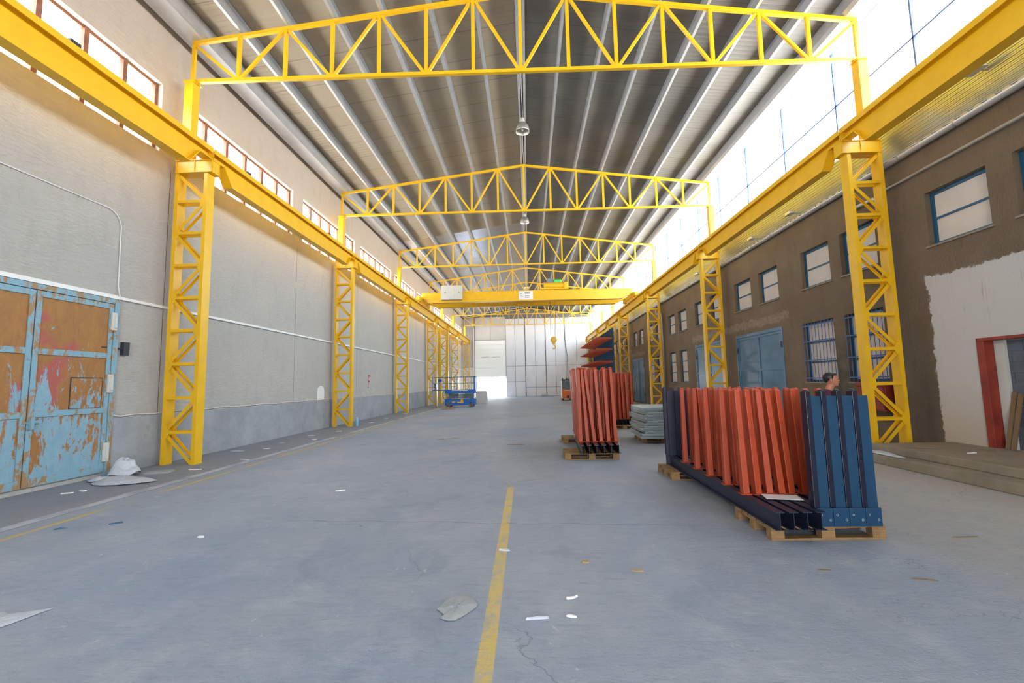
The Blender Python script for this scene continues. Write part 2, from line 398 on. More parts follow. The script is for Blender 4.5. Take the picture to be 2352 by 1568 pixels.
ORD = ['first', 'second', 'third', 'fourth', 'fifth', 'sixth', 'seventh', 'eighth', 'ninth', 'tenth', 'eleventh', 'twelfth', 'thirteenth']

# ------------------------------------------------------------------ main dimensions
YE, YN = 59.5, -6.0                 # far wall, near end with the added wall
XL, XR = -8.8, 8.9                  # wall faces
ZR, SL = 11.78, .1317               # truss ridge, roof slope
KY = [10.08, 19.08, 28.08, 37.08, 42.5, 48.8, 57.8]
SKEW = math.atan(.3/16.84)
def yR(y): return y+.3
def wall_holes(mb, x0, x1, ya, yb, za, zb, holes, axis='x', m=0):
    ys = sorted({ya, yb, *[h[0] for h in holes], *[h[1] for h in holes]}); zs = sorted({za, zb, *[h[2] for h in holes], *[h[3] for h in holes]})
    for i in range(len(ys)-1):
        run = None
        for j in range(len(zs)-1):
            cy, cz = (ys[i]+ys[i+1])/2, (zs[j]+zs[j+1])/2
            if ys[i] < ya or ys[i+1] > yb: continue
            solid = not any(h[0] < cy < h[1] and h[2] < cz < h[3] for h in holes)
            if solid:
                if run is None: run = zs[j]
            if (not solid or j == len(zs)-2) and run is not None:
                top = zs[j+1] if solid else zs[j]
                if axis == 'x': mb.box(x0, x1, ys[i], ys[i+1], run, top, m)
                else: mb.box(ys[i], ys[i+1], x0, x1, run, top, m)
                run = None
    return mb

# ------------------------------------------------------------------ setting
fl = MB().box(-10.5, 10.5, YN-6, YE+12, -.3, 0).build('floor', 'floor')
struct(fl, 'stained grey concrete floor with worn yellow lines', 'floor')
# left wall with six-pane window strips
gl = [(4.56+5.97*k, 4.56+5.97*k+5.22, 7.5, 9.22) for k in range(-1, 9)]
wlm = wall_holes(MB(), XL-.3, XL, YN, YE, 0, 10.99, gl)
wall_l = struct(wlm.build('wall_left', 'wall_left'), 'rough grey rendered wall on the left', 'wall')
struct(MB().box(XL, XL+.035, 8.98, YE, 0, 1.17).build('trim_1', 'plinth', bevel=.01), 'low grey concrete plinth along the foot of the left wall', 'plinth')
for i, h in enumerate(gl[1:]):
    x = XL-.17
    fr = MB().box(x-.03, x+.03, h[0], h[1], h[3]-.06, h[3]).box(x-.03, x+.03, h[0], h[1], h[2], h[2]+.05)
    for j in range(7):
        y = h[0]+j*.87; y = min(max(y, h[0]+.03), h[1]-.03); fr.box(x-.05, x+.05, y-.05, y+.05, h[2]+.001, h[3]-.001)
    w = bpy.data.objects.new('window_%d' % (i+1), None); COL.objects.link(w)
    struct(w, 'strip of six bright panes high in the left wall, %s from the camera' % ORD[i], 'window')
    fr.build('window_frame', 'brownframe', w)
    p = MB()
    for j in range(6): p.box(x-.004, x+.004, h[0]+j*.87+.05, h[0]+(j+1)*.87-.05, h[2]+.05, h[3]-.05)
    p.build('pane', 'pane', w)
# right wall
uw = [(5.0, 6.25), (6.7, 7.96), (8.43, 9.74), (11.17, 12.44), (12.9, 14.23), (15.57, 16.86), (17.46, 18.83), (20.1, 21.34), (22.1, 23.35), (24.6, 25.95), (26.55, 27.84), (29.3, 30.6), (31.2, 32.5), (33.9, 35.15), (35.8, 37.06), (38.6, 39.9), (40.6, 41.9), (43.2, 44.5), (45.2, 46.5)]
lw = [(11.17, 12.5), (12.97, 14.4), (24.82, 26.06), (26.72, 28.0), (29.4, 30.7), (31.3, 32.6)]
dr = [(15.52, 18.93), (20.15, 23.54), (34.0, 37.5)]
holes = [(a, b, 4.54, 5.73) for a, b in uw]+[(a, b, 1.58, 3.44) for a, b in lw]+[(a, b, 0, 3.52) for a, b in dr]+[(6.2, 8.95, .3, 2.38)]
wrm = wall_holes(MB(), XR, XR+.35, YN, YE, 0, 6.95, holes)
for a, b in dr: wrm.box(XR+.08, XR+.35, a, b, 0, 3.52)
struct(wrm.build('wall_right', 'wall_right'), 'rough brown rendered wall of the old building on the right', 'wall')
wi = 10
def blue_window(a, b, z0, z1, rows, barred, label):
    global wi
    w = bpy.data.objects.new('window_%d' % wi, None); COL.objects.link(w); wi += 1
    struct(w, label, 'window')
    x = XR+.15; fr = MB(); t = .07
    fr.box(x-.03, x+.04, a, a+t, z0, z1).box(x-.03, x+.04, b-t, b, z0, z1).box(x-.03, x+.04, a+t, b-t, z0, z0+t).box(x-.03, x+.04, a+t, b-t, z1-t, z1)
    for k in range(1, rows): fr.box(x-.02, x+.03, a+t, b-t, z0+(z1-z0)*k/rows-.022, z0+(z1-z0)*k/rows+.022)
    fr.build('window_frame', 'winframe', w)
    MB().box(x+.005, x+.025, a+t, b-t, z0+t, z1-t).build('pane', 'board', w)
    MB().box(XR-.04, XR+.12, a-.05, b+.05, z0-.04, z0).build('window_sill', 'step', w)
    if barred:
        g = MB(); n = 9
        for k in range(n+1): y = a+.03+(b-a-.06)*k/n; g.tube([(XR-.03, y, z0+.02), (XR-.03, y, z1-.02)], .009, 6)
        for z in (z0+.12, z0+(z1-z0)*.36, z0+(z1-z0)*.68, z1-.1): g.box(XR-.035, XR-.02, a, b, z-.015, z+.015)
        g.build('security_bars', 'mullion', w)
for i, (a, b) in enumerate(uw): blue_window(a, b, 4.54, 5.73, 2, False, 'boarded two-pane blue window in the upper row, %s from the camera' % (ORD+['fourteenth', 'fifteenth', 'sixteenth', 'seventeenth', 'eighteenth', 'nineteenth'])[i])
for i, (a, b) in enumerate(lw): blue_window(a, b, 1.58, 3.44, 3, i < 2, ('barred' if i < 2 else 'unbarred three-pane') + ' blue window in the lower row, %s from the camera' % ORD[i])
def hinge_mb(x, y, z): return MB().box(x-.03, x+.0, y-.05, y+.05, z-.11, z+.11)
def metal_door(n, a, b, label):
    d = bpy.data.objects.new('door_%d' % n, None); COL.objects.link(d); struct(d, label, 'door')
    x = XR+.03; mid = (a+b)/2
    MB().box(x-.05, x+.05, a, a+.07, 0, 3.4).box(x-.05, x+.05, b-.07, b, 0, 3.4).box(x-.05, x+.05, a, b, 3.4, 3.52).build('door_frame', 'bluedoor', d)
    for lo, hi in ((a+.08, mid-.006), (mid+.006, b-.08)):
        l = MB().box(x-.01, x+.03, lo, hi, .05, 3.39)
        for (p, q, z0, z1) in ((lo+.07, hi-.07, .05, .14), (lo+.07, hi-.07, 3.3, 3.39), (lo+.07, hi-.07, 2.02, 2.1), (lo, lo+.07, .05, 3.39), (hi-.07, hi, .05, 3.39)): l.box(x-.035, x-.01, p, q, z0, z1)
        lf = l.build('door_leaf', 'bluedoor', d, bevel=.004)
        y = lo+.02 if lo < mid-.1 else hi-.02
        for z in (.7, 2.9): hinge_mb(x-.035, y, z).build('hinge', 'dark', lf)
metal_door(2, *dr[0], 'wide blue metal double door, nearest in the brown wall')
metal_door(3, *dr[1], 'wide blue metal double door behind the second lattice column')
metal_door(4, *dr[2], 'tall blue metal double door beyond the orange arm stacks')
# blocked-up doorway, near right
d5 = bpy.data.objects.new('door_5', None); COL.objects.link(d5); struct(d5, 'doorway with red steel frame walled up in grey blocks', 'door')
MB().box(XR-.03, XR+.16, 8.84, 8.98, .3, 2.36).box(XR-.03, XR+.16, 6.17, 8.98, 2.36, 2.42).box(XR-.03, XR+.16, 6.17, 6.3, .3, 2.42).build('door_frame', 'red', d5, bevel=.008)
MB().box(XR+.16, XR+.22, 8.66, 8.84, .3, 2.36).build('jamb_board', 'grey', d5)
bk = MB().box(XR+.25, XR+.34, 6.17, 8.97, .3, 2.4, 1)
for r in range(10):
    z = .3+r*.205; y = 6.2-(r % 2)*.2
    while y < 8.8:
        y1 = min(y+.39, 8.8)
        if y1-max(y, 6.2) > .06: bk.box(XR+.215+random.uniform(0, .012), XR+.3, max(y, 6.2), y1, z, min(z+.195, 2.35), 0)
        y += .4
bk.build('block_infill', ['blocks', 'mortar'], d5)
for k, (dy, h) in enumerate(((0, 1.05), (.1, 1.02))):
    tag(MB().bar((XR+.0, 8.66-dy, .32), (XR+.19, 8.6-dy, .32+h), .075, .025, (0, 1, 0)).build('wooden_plank', 'wood2'), ('longer' if k == 0 else 'shorter') + ' brown plank leaning in the red-framed doorway', 'plank', 'planks in the doorway')
# steps on the right
s1 = MB().box(6.87, XR-.003, YN, 9.95, 0, .165).build('concrete_step', 'step', bevel=.015); tag(s1, 'lower worn concrete step along the right wall', 'step', 'steps along the right wall')
s2 = MB().box(7.22, XR-.003, YN, 9.72, .165, .31).build('concrete_step', 'step', bevel=.015); tag(s2, 'upper worn concrete step below the red-framed doorway', 'step', 'steps along the right wall')

# corrugated sheet above the brown wall, behind the crane beam
sg = MB(); N = 11; pr = []
for i in range(N*4+1):
    t = i/(N*4); off = [0, .03, 0.03, 0][i % 4]
    pr.append((8.98-.26*t-off*.9, 6.98+.74*t-off*.3))
poly = pr+[(p[0]+.03, p[1]+.01) for p in reversed(pr)]
vs = [(x, YN, z) for x, z in poly]+[(x, YE, z) for x, z in poly]; n = len(poly); k = len(pr)
sg.add(vs, [(i, i+1, i+1+n, i+n) for i in range(n-1)])
struct(sg.build('wall_right_upper', 'cladmetal'), 'galvanised corrugated sheet cladding above the brown wall', 'wall')
# profiled end of the lean-to roof sheet: dark toothed strip over the gutter
zz = MB(); y = YN
zz.box(8.86, 9.2, YN, YE, 6.86, 6.9)
while y < YE:
    zz.prism([(y, 6.9), (y+.05, 6.96), (y+.13, 6.96), (y+.18, 6.9)], 'x', 8.86, 9.2); y += .26
struct(zz.build('trim_2', 'eave'), 'toothed end of a roof sheet over the gutter', 'roof edge')
gt = MB(); prof = [(8.80+.085*math.cos(a), 6.82+.085*math.sin(a)) for a in [PI+PI*i/8 for i in range(9)]]
poly = prof+[(8.80+.075*math.cos(a), 6.82+.075*math.sin(a)) for a in [2*PI-PI*i/8 for i in range(9)]]
gt.prism(poly, 'y', 1.0, YE-1); gu = gt.build('gutter', 'galv_soft'); tag(gu, 'half-round grey metal gutter along the top of the brown wall', 'gutter')
y = 2.0
gb = None
while y < 40:
    b = MB().prism([(8.80+.093*math.cos(a), 6.82+.093*math.sin(a)) for a in [PI+PI*i/8 for i in range(9)]]+[(8.80+.086*math.cos(a), 6.82+.086*math.sin(a)) for a in [2*PI-PI*i/8 for i in range(9)]], 'y', y, y+.03).build('bracket', 'eave', gu) if gb is None else clone(gb, gu)
    if gb is None: gb = b
    else: b.location.y = y-2.0
    y += 1.35
def downpipe(y, label, bottom=.31):
    d = MB().tube([(8.80, y+1.1, 6.735), (8.80, y+1.1, 6.35), (8.79, y+1.05, 6.2), (8.79, y+.15, 6.16), (8.8, y+.03, 6.08), (8.82, y, 5.95), (8.82, y, bottom)], .045, 10).build('downpipe', 'galv_soft', smooth=True)
    tag(d, label, 'downpipe', 'downpipes on the brown wall')
    for z in (5.2, 2.6): MB().box(8.76, 8.9, y-.055, y+.055, z, z+.03).build('pipe_clip', 'galv', d)
downpipe(10.82, 'grey metal downpipe behind the nearest right column')
downpipe(28.8, 'grey metal downpipe behind the third right column', 0)
hp = MB().tube([(8.84, -5, 6.25), (8.84, 10.85, 6.25)], .035, 10).build('pipe', 'galv_soft', smooth=True); tag(hp, 'thin grey pipe running under the gutter, ending at the column', 'pipe')
for k, y in enumerate((8.05, 14.02, 16.5, 21.9)):
    f = thing('floodlight', 'small grey floodlight fixed below the right glazing, %s from the camera' % ORD[k], 'floodlight', (8.62, y, 7.0 if k else 7.42), 0, 'floodlights below the right glazing')
    MB().prism([(-.16, -.03), (.16, -.03), (.11, .05), (-.11, .05)], 'x', -.14, .02).build('housing', 'galv', f); MB().box(.0, .3, -.015, .015, -.01, .02).build('bracket', 'eave', f)
# right glazing
gi = wi
edges = [-8, 2, 12, 22, 32, 42, 52, YE]
for i in range(len(edges)-1):
    a, b = edges[i], edges[i+1]; a = max(a, YN)
    w = bpy.data.objects.new('window_%d' % wi, None); COL.objects.link(w); wi += 1
    struct(w, 'tall white glazing band high on the right, %s bay from the camera' % ORD[i], 'window')
    fr = MB(); x = 8.86; y = b
    fr.box(x-.03, x+.03, a, b, 9.275, 9.315).box(x-.03, x+.03, a, b, 7.68, 7.74).box(x-.03, x+.03, a, b, 10.85, 10.9)
    while y > a+.1: fr.box(x-.03, x+.03, y-.022, y+.022, 7.72, 10.88); y -= 2.5
    fr.build('window_frame', 'mullion', w)
    MB().box(x-.003, x+.003, a, b, 7.72, 10.88).build('pane', 'pane', w)
# roof deck
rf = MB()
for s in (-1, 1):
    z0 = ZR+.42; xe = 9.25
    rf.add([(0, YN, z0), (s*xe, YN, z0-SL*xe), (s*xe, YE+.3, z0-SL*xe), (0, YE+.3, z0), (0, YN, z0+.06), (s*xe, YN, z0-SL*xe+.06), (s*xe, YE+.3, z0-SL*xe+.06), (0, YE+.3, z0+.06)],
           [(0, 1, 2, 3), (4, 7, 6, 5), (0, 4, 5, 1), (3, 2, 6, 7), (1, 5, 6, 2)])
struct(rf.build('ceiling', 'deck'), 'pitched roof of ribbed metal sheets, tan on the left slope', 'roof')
struct(MB().box(XL-.3, -8.66, YN, YE, 10.9, 10.99).build('trim_3', 'darkgap'), 'dark strip standing in for the shadow gap where the left wall meets the roof', 'trim')  # shade at the wall top painted as a dark strip
# purlins
struct(wall_holes(MB(), YN-.1, YN, -9.1, 9.25, 0, 11.9, [(-3, 3, 0, 4.2)], 'y').build('wall_front_added', 'clad'), 'unseen near end wall added behind the camera, its gateway sized to limit daylight', 'wall')  # added out of view; its small opening cuts light on the fronts
def purlin(x, w, h, label, mat='galv_soft'):
    z = ZR-SL*abs(x)+.05; s = 1 if x >= 0 else -1; t = .008
    m = MB().box(x-t/2, x+t/2, YN, YE, z, z+h)
    m.box(min(x, x-s*w), max(x, x-s*w), YN, YE, z-t, z+t).box(min(x, x-s*w), max(x, x-s*w), YN, YE, z+h-t, z+h)
    m.box(x-s*w-t/2, x-s*w+t/2, YN, YE, z, z+.035)
    tag(m.build('purlin', mat), label, 'purlin', 'roof purlins')
for s, nm in ((-1, 'left'), (1, 'right')):
    for i in range(0, 7):
        x = s*1.204*i if i else s*.13
        lab = 'silver steel purlin just %s of the roof ridge' % nm if i == 0 else 'silver steel purlin, %s down the %s roof slope' % (ORD[i-1], nm)
        purlin(x, .075, .355, lab)
    e = MB(); z = ZR-SL*8.43
    e.prism([(s*8.15, z+.03), (s*8.62, z-.02), (s*8.66, z+.34), (s*8.15, z+.40)], 'y', YN+.02, YE-.06)
    e.prism([(s*8.06, z+.1), (s*8.15, z+.03), (s*8.15, z+.40), (s*8.06, z+.40)], 'y', YN+.02, YE-.06)
    tag(e.build('eave_channel', 'eave' if s > 0 else 'galv_soft'), 'broad grey metal eave channel along the %s edge of the roof' % nm, 'eave channel', 'eave channels')
ck = MB(); pts = [(.012*math.sin(y*1.7), y, ZR+.06) for y in [1+.5*i for i in range(110)]]
tag(ck.tube(pts, .02, 6).build('conduit', 'copper'), 'pale cable conduit running under the roof ridge', 'conduit')

# far wall
dh = (-7.27, -3.03, 0, 7.7)
ew = wall_holes(MB(), YE, YE+.1, -9.1, 9.25, 0, 10.9, [dh], 'y', 1)
ew.prism([(-9.1, 10.9), (9.25, 10.9), (9.25, 10.975), (0, 12.195), (-9.1, 10.99)], 'y', YE, YE+.1, 1)
g = .022
def pan(x0, x1, z0, z1, m=0):
    ew.box(x0+g, x1-g, YE-.04, YE, z0+g, z1-g, m)
pan(-8.8, -7.34, 0, 4.1); pan(-8.8, -7.34, 4.1, 10.9, 2)
pan(-7.27, -5.1, 7.72, 10.9, 2); pan(-5.1, -3.03, 7.72, 10.9, 2)
vx = [-3.0, -1.75, -.36, 1.0, 2.4, 3.75, 5.1, 6.6, 8.2]
for a, b in zip(vx, vx[1:]):
    pan(a, b, 4.1, 10.6)
    if b <= -.3: pan(a, b, 2.0, 4.1); pan(a, b, 0, 2.0)
    else: pan(a, b, 1.2, 4.1); pan(a, b, 0, 1.2)
for x in (-.36, 2.4): ew.box(x-.045, x+.045, YE-.07, YE, 0, 10.9, 3)
struct(ew.build('wall_end', ['clad', 'seam', 'cladtop', 'rubber']), 'far end wall of pale cladding panels with dark seams', 'wall')
dd = bpy.data.objects.new('door_6', None); COL.objects.link(dd); struct(dd, 'tall white overhead door in the far wall, raised partway', 'door')
u = MB()
for k in range(8):
    z = 2.7+k*.625; u.box(dh[0]-.02, dh[1]+.02, YE+.02, YE+.06, z+.004, z+.625); u.box(dh[0]-.02, dh[1]+.02, YE+.045, YE+.06, z-.02, z+.02)
u.build('door_curtain', 'translucent', dd)
MB().box(-6.4, -5.3, YE-.02, YE+.02, 5.36, 5.44).build('door_handle', 'grey', dd)
MB().box(-4.9, -3.8, YE-.02, YE+.02, 5.36, 5.44).build('door_handle', 'grey', dd)
tag(MB().tube([(-7.4, YE-.12, 0), (-7.4, YE-.12, 9.4)], .07, 8).build('downpipe', 'white'), 'white vertical pipe left of the far overhead door', 'pipe')
tag(MB().tube([(5.0, YE-.08, 10.3), (5.05, YE-.08, 7.5), (5.3, YE-.2, 5.2), (5.3, YE-.08, .0)], .035, 6).build('hanging_cable', 'rubber'), 'dark cable hanging down the far wall above the forklift', 'cable')

# ------------------------------------------------------------------ lattice columns
def lattice_column(s, label):
    """s=-1 left, +1 right; root at the front face of the column on the floor"""
    t = thing('lattice_column', label, 'column', group='yellow lattice columns')
    o, i = 8.575, 7.845; D = .25; H = 7.08
    def ch(cx):
        m = MB().box(cx-.045, cx+.045, 0, .014, 0, H).box(cx-.045, cx+.045, D-.014, D, 0, H).box(cx-.006, cx+.006, .014, D-.014, 0, H)
        return m
    # channel: web towards the hall on the inner chord
    for cx, side in ((s*o, -s), (s*i, -s)):
        m = MB().box(cx-.045, cx+.045, 0, .012, 0, H).box(cx-.045, cx+.045, D-.012, D, 0, H)
        xw = cx+side*.039; m.box(xw-.006, xw+.006, .012, D-.012, 0, H)
        m.build('chord', 'yellow', t)
    zr = [.75+.8*k for k in range(8)]
    for z in zr:
        m = MB()
        for y in (.03, D-.03): m.box(min(s*(i+.045), s*(o-.045)), max(s*(i+.045), s*(o-.045)), y-.025, y+.006, z-.035, z+.035)
        m.build('rung', 'yellow', t)
    nodes = []
    for k in range(8):
        z0 = .02 if k == 0 else zr[k-1]+.06; z1 = zr[k]-.06
        a, b = ((i+.05), (o-.05)) if k % 2 == 0 else ((o-.05), (i+.05))
        nodes.append((a, z0, b, z1))
    nodes.append((i+.05, zr[-1]+.06, o-.05, H-.06))
    for a, z0, b, z1 in nodes:
        m = MB()
        for y in (.035, D-.035): m.bar((s*a, y, z0), (s*b, y, z1), .012, .075, (0, 1, 0)); m.bar((s*a, y+(.02 if y < .1 else -.02), z0), (s*b, y+(.02 if y < .1 else -.02), z1), .04, .012, (0, 1, 0))
        m.build('diagonal_brace', 'yellow', t)
    m = MB()                                    # gusset plates at the nodes
    for k in range(8):
        x, d = (o-.045, -1) if k % 2 == 0 else (i+.045, 1)
        for y in (.004, D-.016):
            m.prism([(s*(x-d*.02), zr[k]-.16), (s*(x+d*.05), zr[k]-.12), (s*(x+d*.09), zr[k]), (s*(x+d*.05), zr[k]+.12), (s*(x-d*.02), zr[k]+.16)], 'y', y, y+.012)
    m.build('gusset_plates', 'yellow', t)
    c = MB(); x0, x1 = (s*7.68, s*8.62); x0, x1 = min(x0, x1), max(x0, x1)
    c.box(x0, x1, -.03, D+.03, H, H+.015).box(x0, x1, -.03, D+.03, 7.385, 7.4).box(x0, x1, .0, .012, H, 7.4).box(x0, x1, D-.012, D, H, 7.4)
    for x in (s*7.70, s*8.14, s*8.6): c.box(x-.006, x+.006, -.02, D+.02, H, 7.4)
    c.box(min(s*7.78, s*7.98), max(s*7.78, s*7.98), .03, D-.03, 7.4, 7.45)
    c.build('cap_beam', 'yellow', t)
    c = MB().box(min(s*8.3, s*8.52), max(s*8.3, s*8.52), 0.01, D-.01, 7.4, 9.50)
    c.box(min(s*8.26, s*8.55), max(s*8.26, s*8.55), -.02, D+.02, 9.50, 9.53)
    c.box(min(s*8.26, s*8.55), max(s*8.26, s*8.55), -.02, D+.02, 7.4, 7.43)
    c.build('upper_post', 'yellow', t)
    return t
for s, nm in ((-1, 'left'), (1, 'right')):
    c0 = None
    for k, y in enumerate(KY):
        lab = 'yellow lattice column on the %s side, %s from the camera' % (nm, ORD[k])
        t = lattice_column(s, lab) if c0 is None else clone(c0)
        if c0 is None: c0 = t
        t['label'] = lab; t.location = (0, y+(.3 if s > 0 else 0), 0)

# trusses
def truss():
    t = thing('roof_truss', '', 'truss', group='yellow roof trusses')
    half = 8.43; zb = 9.575; n = 7; D = .09
    def zt(x): return ZR-SL*abs(x)-.045
    for s in (-1, 1):
        MB().bar((s*half, D/2, zt(half)), (0, D/2, zt(0)), D, .09, (0, 1, 0)).build('top_chord', 'yellow', t)
    MB().bar((-half, D/2, zb), (half, D/2, zb), D, .085, (0, 1, 0)).build('bottom_chord', 'yellow', t)
    for i in range(-n, n+1):
        x = i*half/n; xx = x-(.03 if i == n else -.03 if i == -n else 0)
        MB().bar((xx, D/2, zb+.04), (xx, D/2, zt(x)-.03), .07, .085, (0, 1, 0)).build('vertical', 'yellow', t)
    for i in range(-n, n):
        x0, x1 = i*half/n, (i+1)*half/n
        if (i+n) % 2 == 0: a, b = (x0, zt(x0)-.05), (x1, zb+.05)
        else: a, b = (x0, zb+.05), (x1, zt(x1)-.05)
        dx = .06
        MB().bar((a[0]+dx, D/2, a[1]), (b[0]-dx, D/2, b[1]), .06, .07, (0, 1, 0)).build('diagonal', 'yellow', t)
    for i in range(-n, n+1):
        x = i*half/n; z = zb+.05 if i % 2 == 0 and False else None
    return t
t0 = None
for k, y in enumerate(KY):
    t = truss() if t0 is None else clone(t0)
    if t0 is None: t0 = t
    t['label'] = 'yellow steel roof truss, %s from the camera' % ORD[k] + (', against the far wall' if k == 6 else '')
    t.location = (0, y+.08+.15, 0); t.rotation_euler = (0, 0, SKEW)

# crane runway beams
def runway(s, y0, y1, label):
    t = thing('crane_runway_beam', label, 'crane beam', (s*7.88, y0, 0), 0, 'yellow crane runway beams')
    L = y1-y0-.03; zt, zb, zc = 7.70, 7.06, 7.46; e = .42; r = .3
    poly = [(0, zc), (e, zc), (e+r, zb), (L-e-r, zb), (L-e, zc), (L, zc), (L, zt), (0, zt)]
    m = MB().prism(poly, 'x', -.008, .008); W2 = .125
    m.box(-W2, W2, 0, L, zt-.02, zt)
    for (a, b) in (((0, zc), (e, zc)), ((e, zc), (e+r, zb)), ((e+r, zb), (L-e-r, zb)), ((L-e-r, zb), (L-e, zc)), ((L-e, zc), (L, zc))):
        m.bar((0, a[0], a[1]), (0, b[0], b[1]), 2*W2, .02, (1, 0, 0))
    m.box(-W2, W2, 0, .012, zc, zt); m.box(-W2, W2, L-.012, L, zc, zt)
    m.build('beam', 'yellow', t)
    MB().box(-.03, .03, 0, L+.03, zt, zt+.06).box(-.07, .07, 0, L+.03, zt, zt+.012).build('rail', 'yellow', t)
    # angle strip bolted along the hall side of the top flange
    x = -s*W2; MB().box(min(x, x-s*.012), max(x, x-s*.012), 0, L, zt-.075, zt+.055).build('edge_angle', 'yellow', t)
for s, nm in ((-1, 'left'), (1, 'right')):
    ys = [-6.0]+[y+.125+(.3 if s > 0 else 0) for y in KY[:-1]]+[58.6]
    for k in range(len(ys)-1):
        lab = 'yellow crane runway beam on the %s, ' % nm + ('running past the camera to the nearest column' if k == 0 else 'from the %s column to the next' % ORD[k-1])
        runway(s, ys[k], ys[k+1], lab)
# festoon cable on the left beam
pts = []; y = 1.5
while y < 55: pts.append((-8.13, y, 7.86+.06*abs(math.sin(y*1.1))+.02*math.sin(y*3.7))); y += .25
tag(MB().tube(pts, .014, 5).build('trailing_cable', 'cardbrown'), 'thin looping supply cable lying along the left crane beam', 'cable')
for k, y in enumerate((7.0, 11.9, 17.1, 23.6)):
    tag(MB().box(-8.06, -7.95, y-.09, y+.09, 7.78, 7.99).box(-8.0, -7.95, y-.03, y+.03, 7.70, 7.8).build('cable_box', 'dark', bevel=.01), 'small dark cable box on the left crane beam, %s from the camera' % ORD[k], 'cable box', 'cable boxes on the left beam')

# pendant lamps
def lamp(y, label):
    t = thing('pendant_lamp', label, 'lamp', (0, y, 0), 0, 'pendant lamps under the ridge')
    z = 10.75
    MB().lathe([(.245, z), (.25, z+.01), (.235, z+.12), (.19, z+.24), (.11, z+.34), (.075, z+.36), (.07, z+.355), (.105, z+.33), (.18, z+.235), (.225, z+.12), (.238, z+.01), (.245, z)], n=28).build('lamp_shade', 'lampshade', t, smooth=True)
    MB().lathe([(0, z+.54), (.05, z+.53), (.075, z+.5), (.075, z+.4), (.09, z+.36), (.0, z+.35)], n=18).build('ballast_housing', 'grey', t, smooth=True)
    MB().ell((0, 0, z+.14), (.055, .055, .1), 12).build('bulb', 'white', t, smooth=True)
    MB().tube([(0, 0, z+.52), (0, 0, z+.75), (.02, 0, z+.8), (.0, 0, ZR+.035)], .014, 6).build('hanging_rod', 'galv', t)
for k, y in enumerate((15.0, 24.0, 41.0)): lamp(y, 'bell-shaped aluminium pendant lamp under the ridge, %s from the camera' % ORD[k])

# ------------------------------------------------------------------ overhead crane
cr_ = thing('overhead_crane', 'yellow double-girder overhead crane spanning the hall', 'crane', (0, 31.8, 0), SKEW)
for y, nm in ((0, 'front'), (2.1, 'rear')):
    gm = MB(); zb, zt = 7.80, 8.5; d = .32
    poly = [(-7.75, 8.12), (-7.0, zb), (7.0, zb), (7.75, 8.12), (7.75, zt), (-7.75, zt)]
    gm.prism(poly, 'y', y, y+d); gm.box(-7.75, 7.75, y-.04, y+d+.04, zt, zt+.03)
    gm.bar((-7.0, y+d/2, zb-.01), (7.0, y+d/2, zb-.01), d+.1, .025, (0, 1, 0))
    gm.box(-7.0, 7.0, y+d/2-.03, y+d/2+.03, zt+.03, zt+.08)
    gm.build('girder', 'yellow', cr_)
for s in (-1, 1):
    e = MB().box(s*7.88-.16, s*7.88+.16, -.5, 2.95, 7.86, 8.2); eo = e.build('end_truck', 'yellow', cr_, bevel=.01)
    for y in (-.2, 2.65): MB().lathe([(0, -.05), (.14, -.05), (.16, -.03), (.16, .03), (.14, .05), (0, .05)], (s*7.88, y, 7.93), 18, axis='x').build('wheel', 'dark', eo)
    MB().box(s*7.88-.12, s*7.88+.12, -.75, -.5, 7.9, 8.1).build('buffer', 'yellow', eo)
    MB().lathe([(0, 0), (.13, 0), (.13, .4), (.1, .45), (0, .45)], (s*7.45, 0.9, 8.28), 14, axis='y').build('travel_motor', 'galv', cr_)
cb = MB().box(-6.25, -4.72, -.36, -.05, 7.93, 8.98).build('control_cabinet', 'grey', cr_, bevel=.01)
MB().box(-6.22, -5.26, -.375, -.36, 7.96, 8.95).build('cabinet_door', 'grey', cb, bevel=.004)
MB().box(-5.24, -4.75, -.375, -.36, 7.96, 8.95).build('cabinet_door', 'grey', cb, bevel=.004)
for x in (-5.95, -4.95): MB().lathe([(0, 0), (.03, 0), (.03, .03), (0, .03)], (x, -.41, 8.45), 10, axis='y').build('lock', 'dark', cb)
sb = MB().box(-.57, .47, -.02, 0, 7.86, 8.5).build('sign_board', 'white', cr_)
ink = MB()
x = -.12
for w in (.09, .06, .07, .06, .05, .06): ink.box(x, x+w-.015, -.026, -.02, 8.3, 8.41); x += w
x = -.12
for w in (.03, .05, .05, .05, .05, .06, .05): ink.box(x, x+w-.012, -.026, -.02, 8.13, 8.19); x += w
x = -.12
for w in (.03, .05, .05, .05, .05, .06, .05): ink.box(x, x+w-.012, -.026, -.02, 8.0, 8.06); x += w
x = -.5
for w in (.06, .05, .06, .05): ink.box(x, x+w-.015, -.026, -.02, 8.28, 8.31); x += w
ink.build('sign_lettering', 'ink', sb)
MB().lathe([(.05, -.005), (.075, -.005), (.075, 0), (.05, 0)], (-.36, -.022, 8.1), 16, axis='y').build('sign_emblem', 'ink', sb)

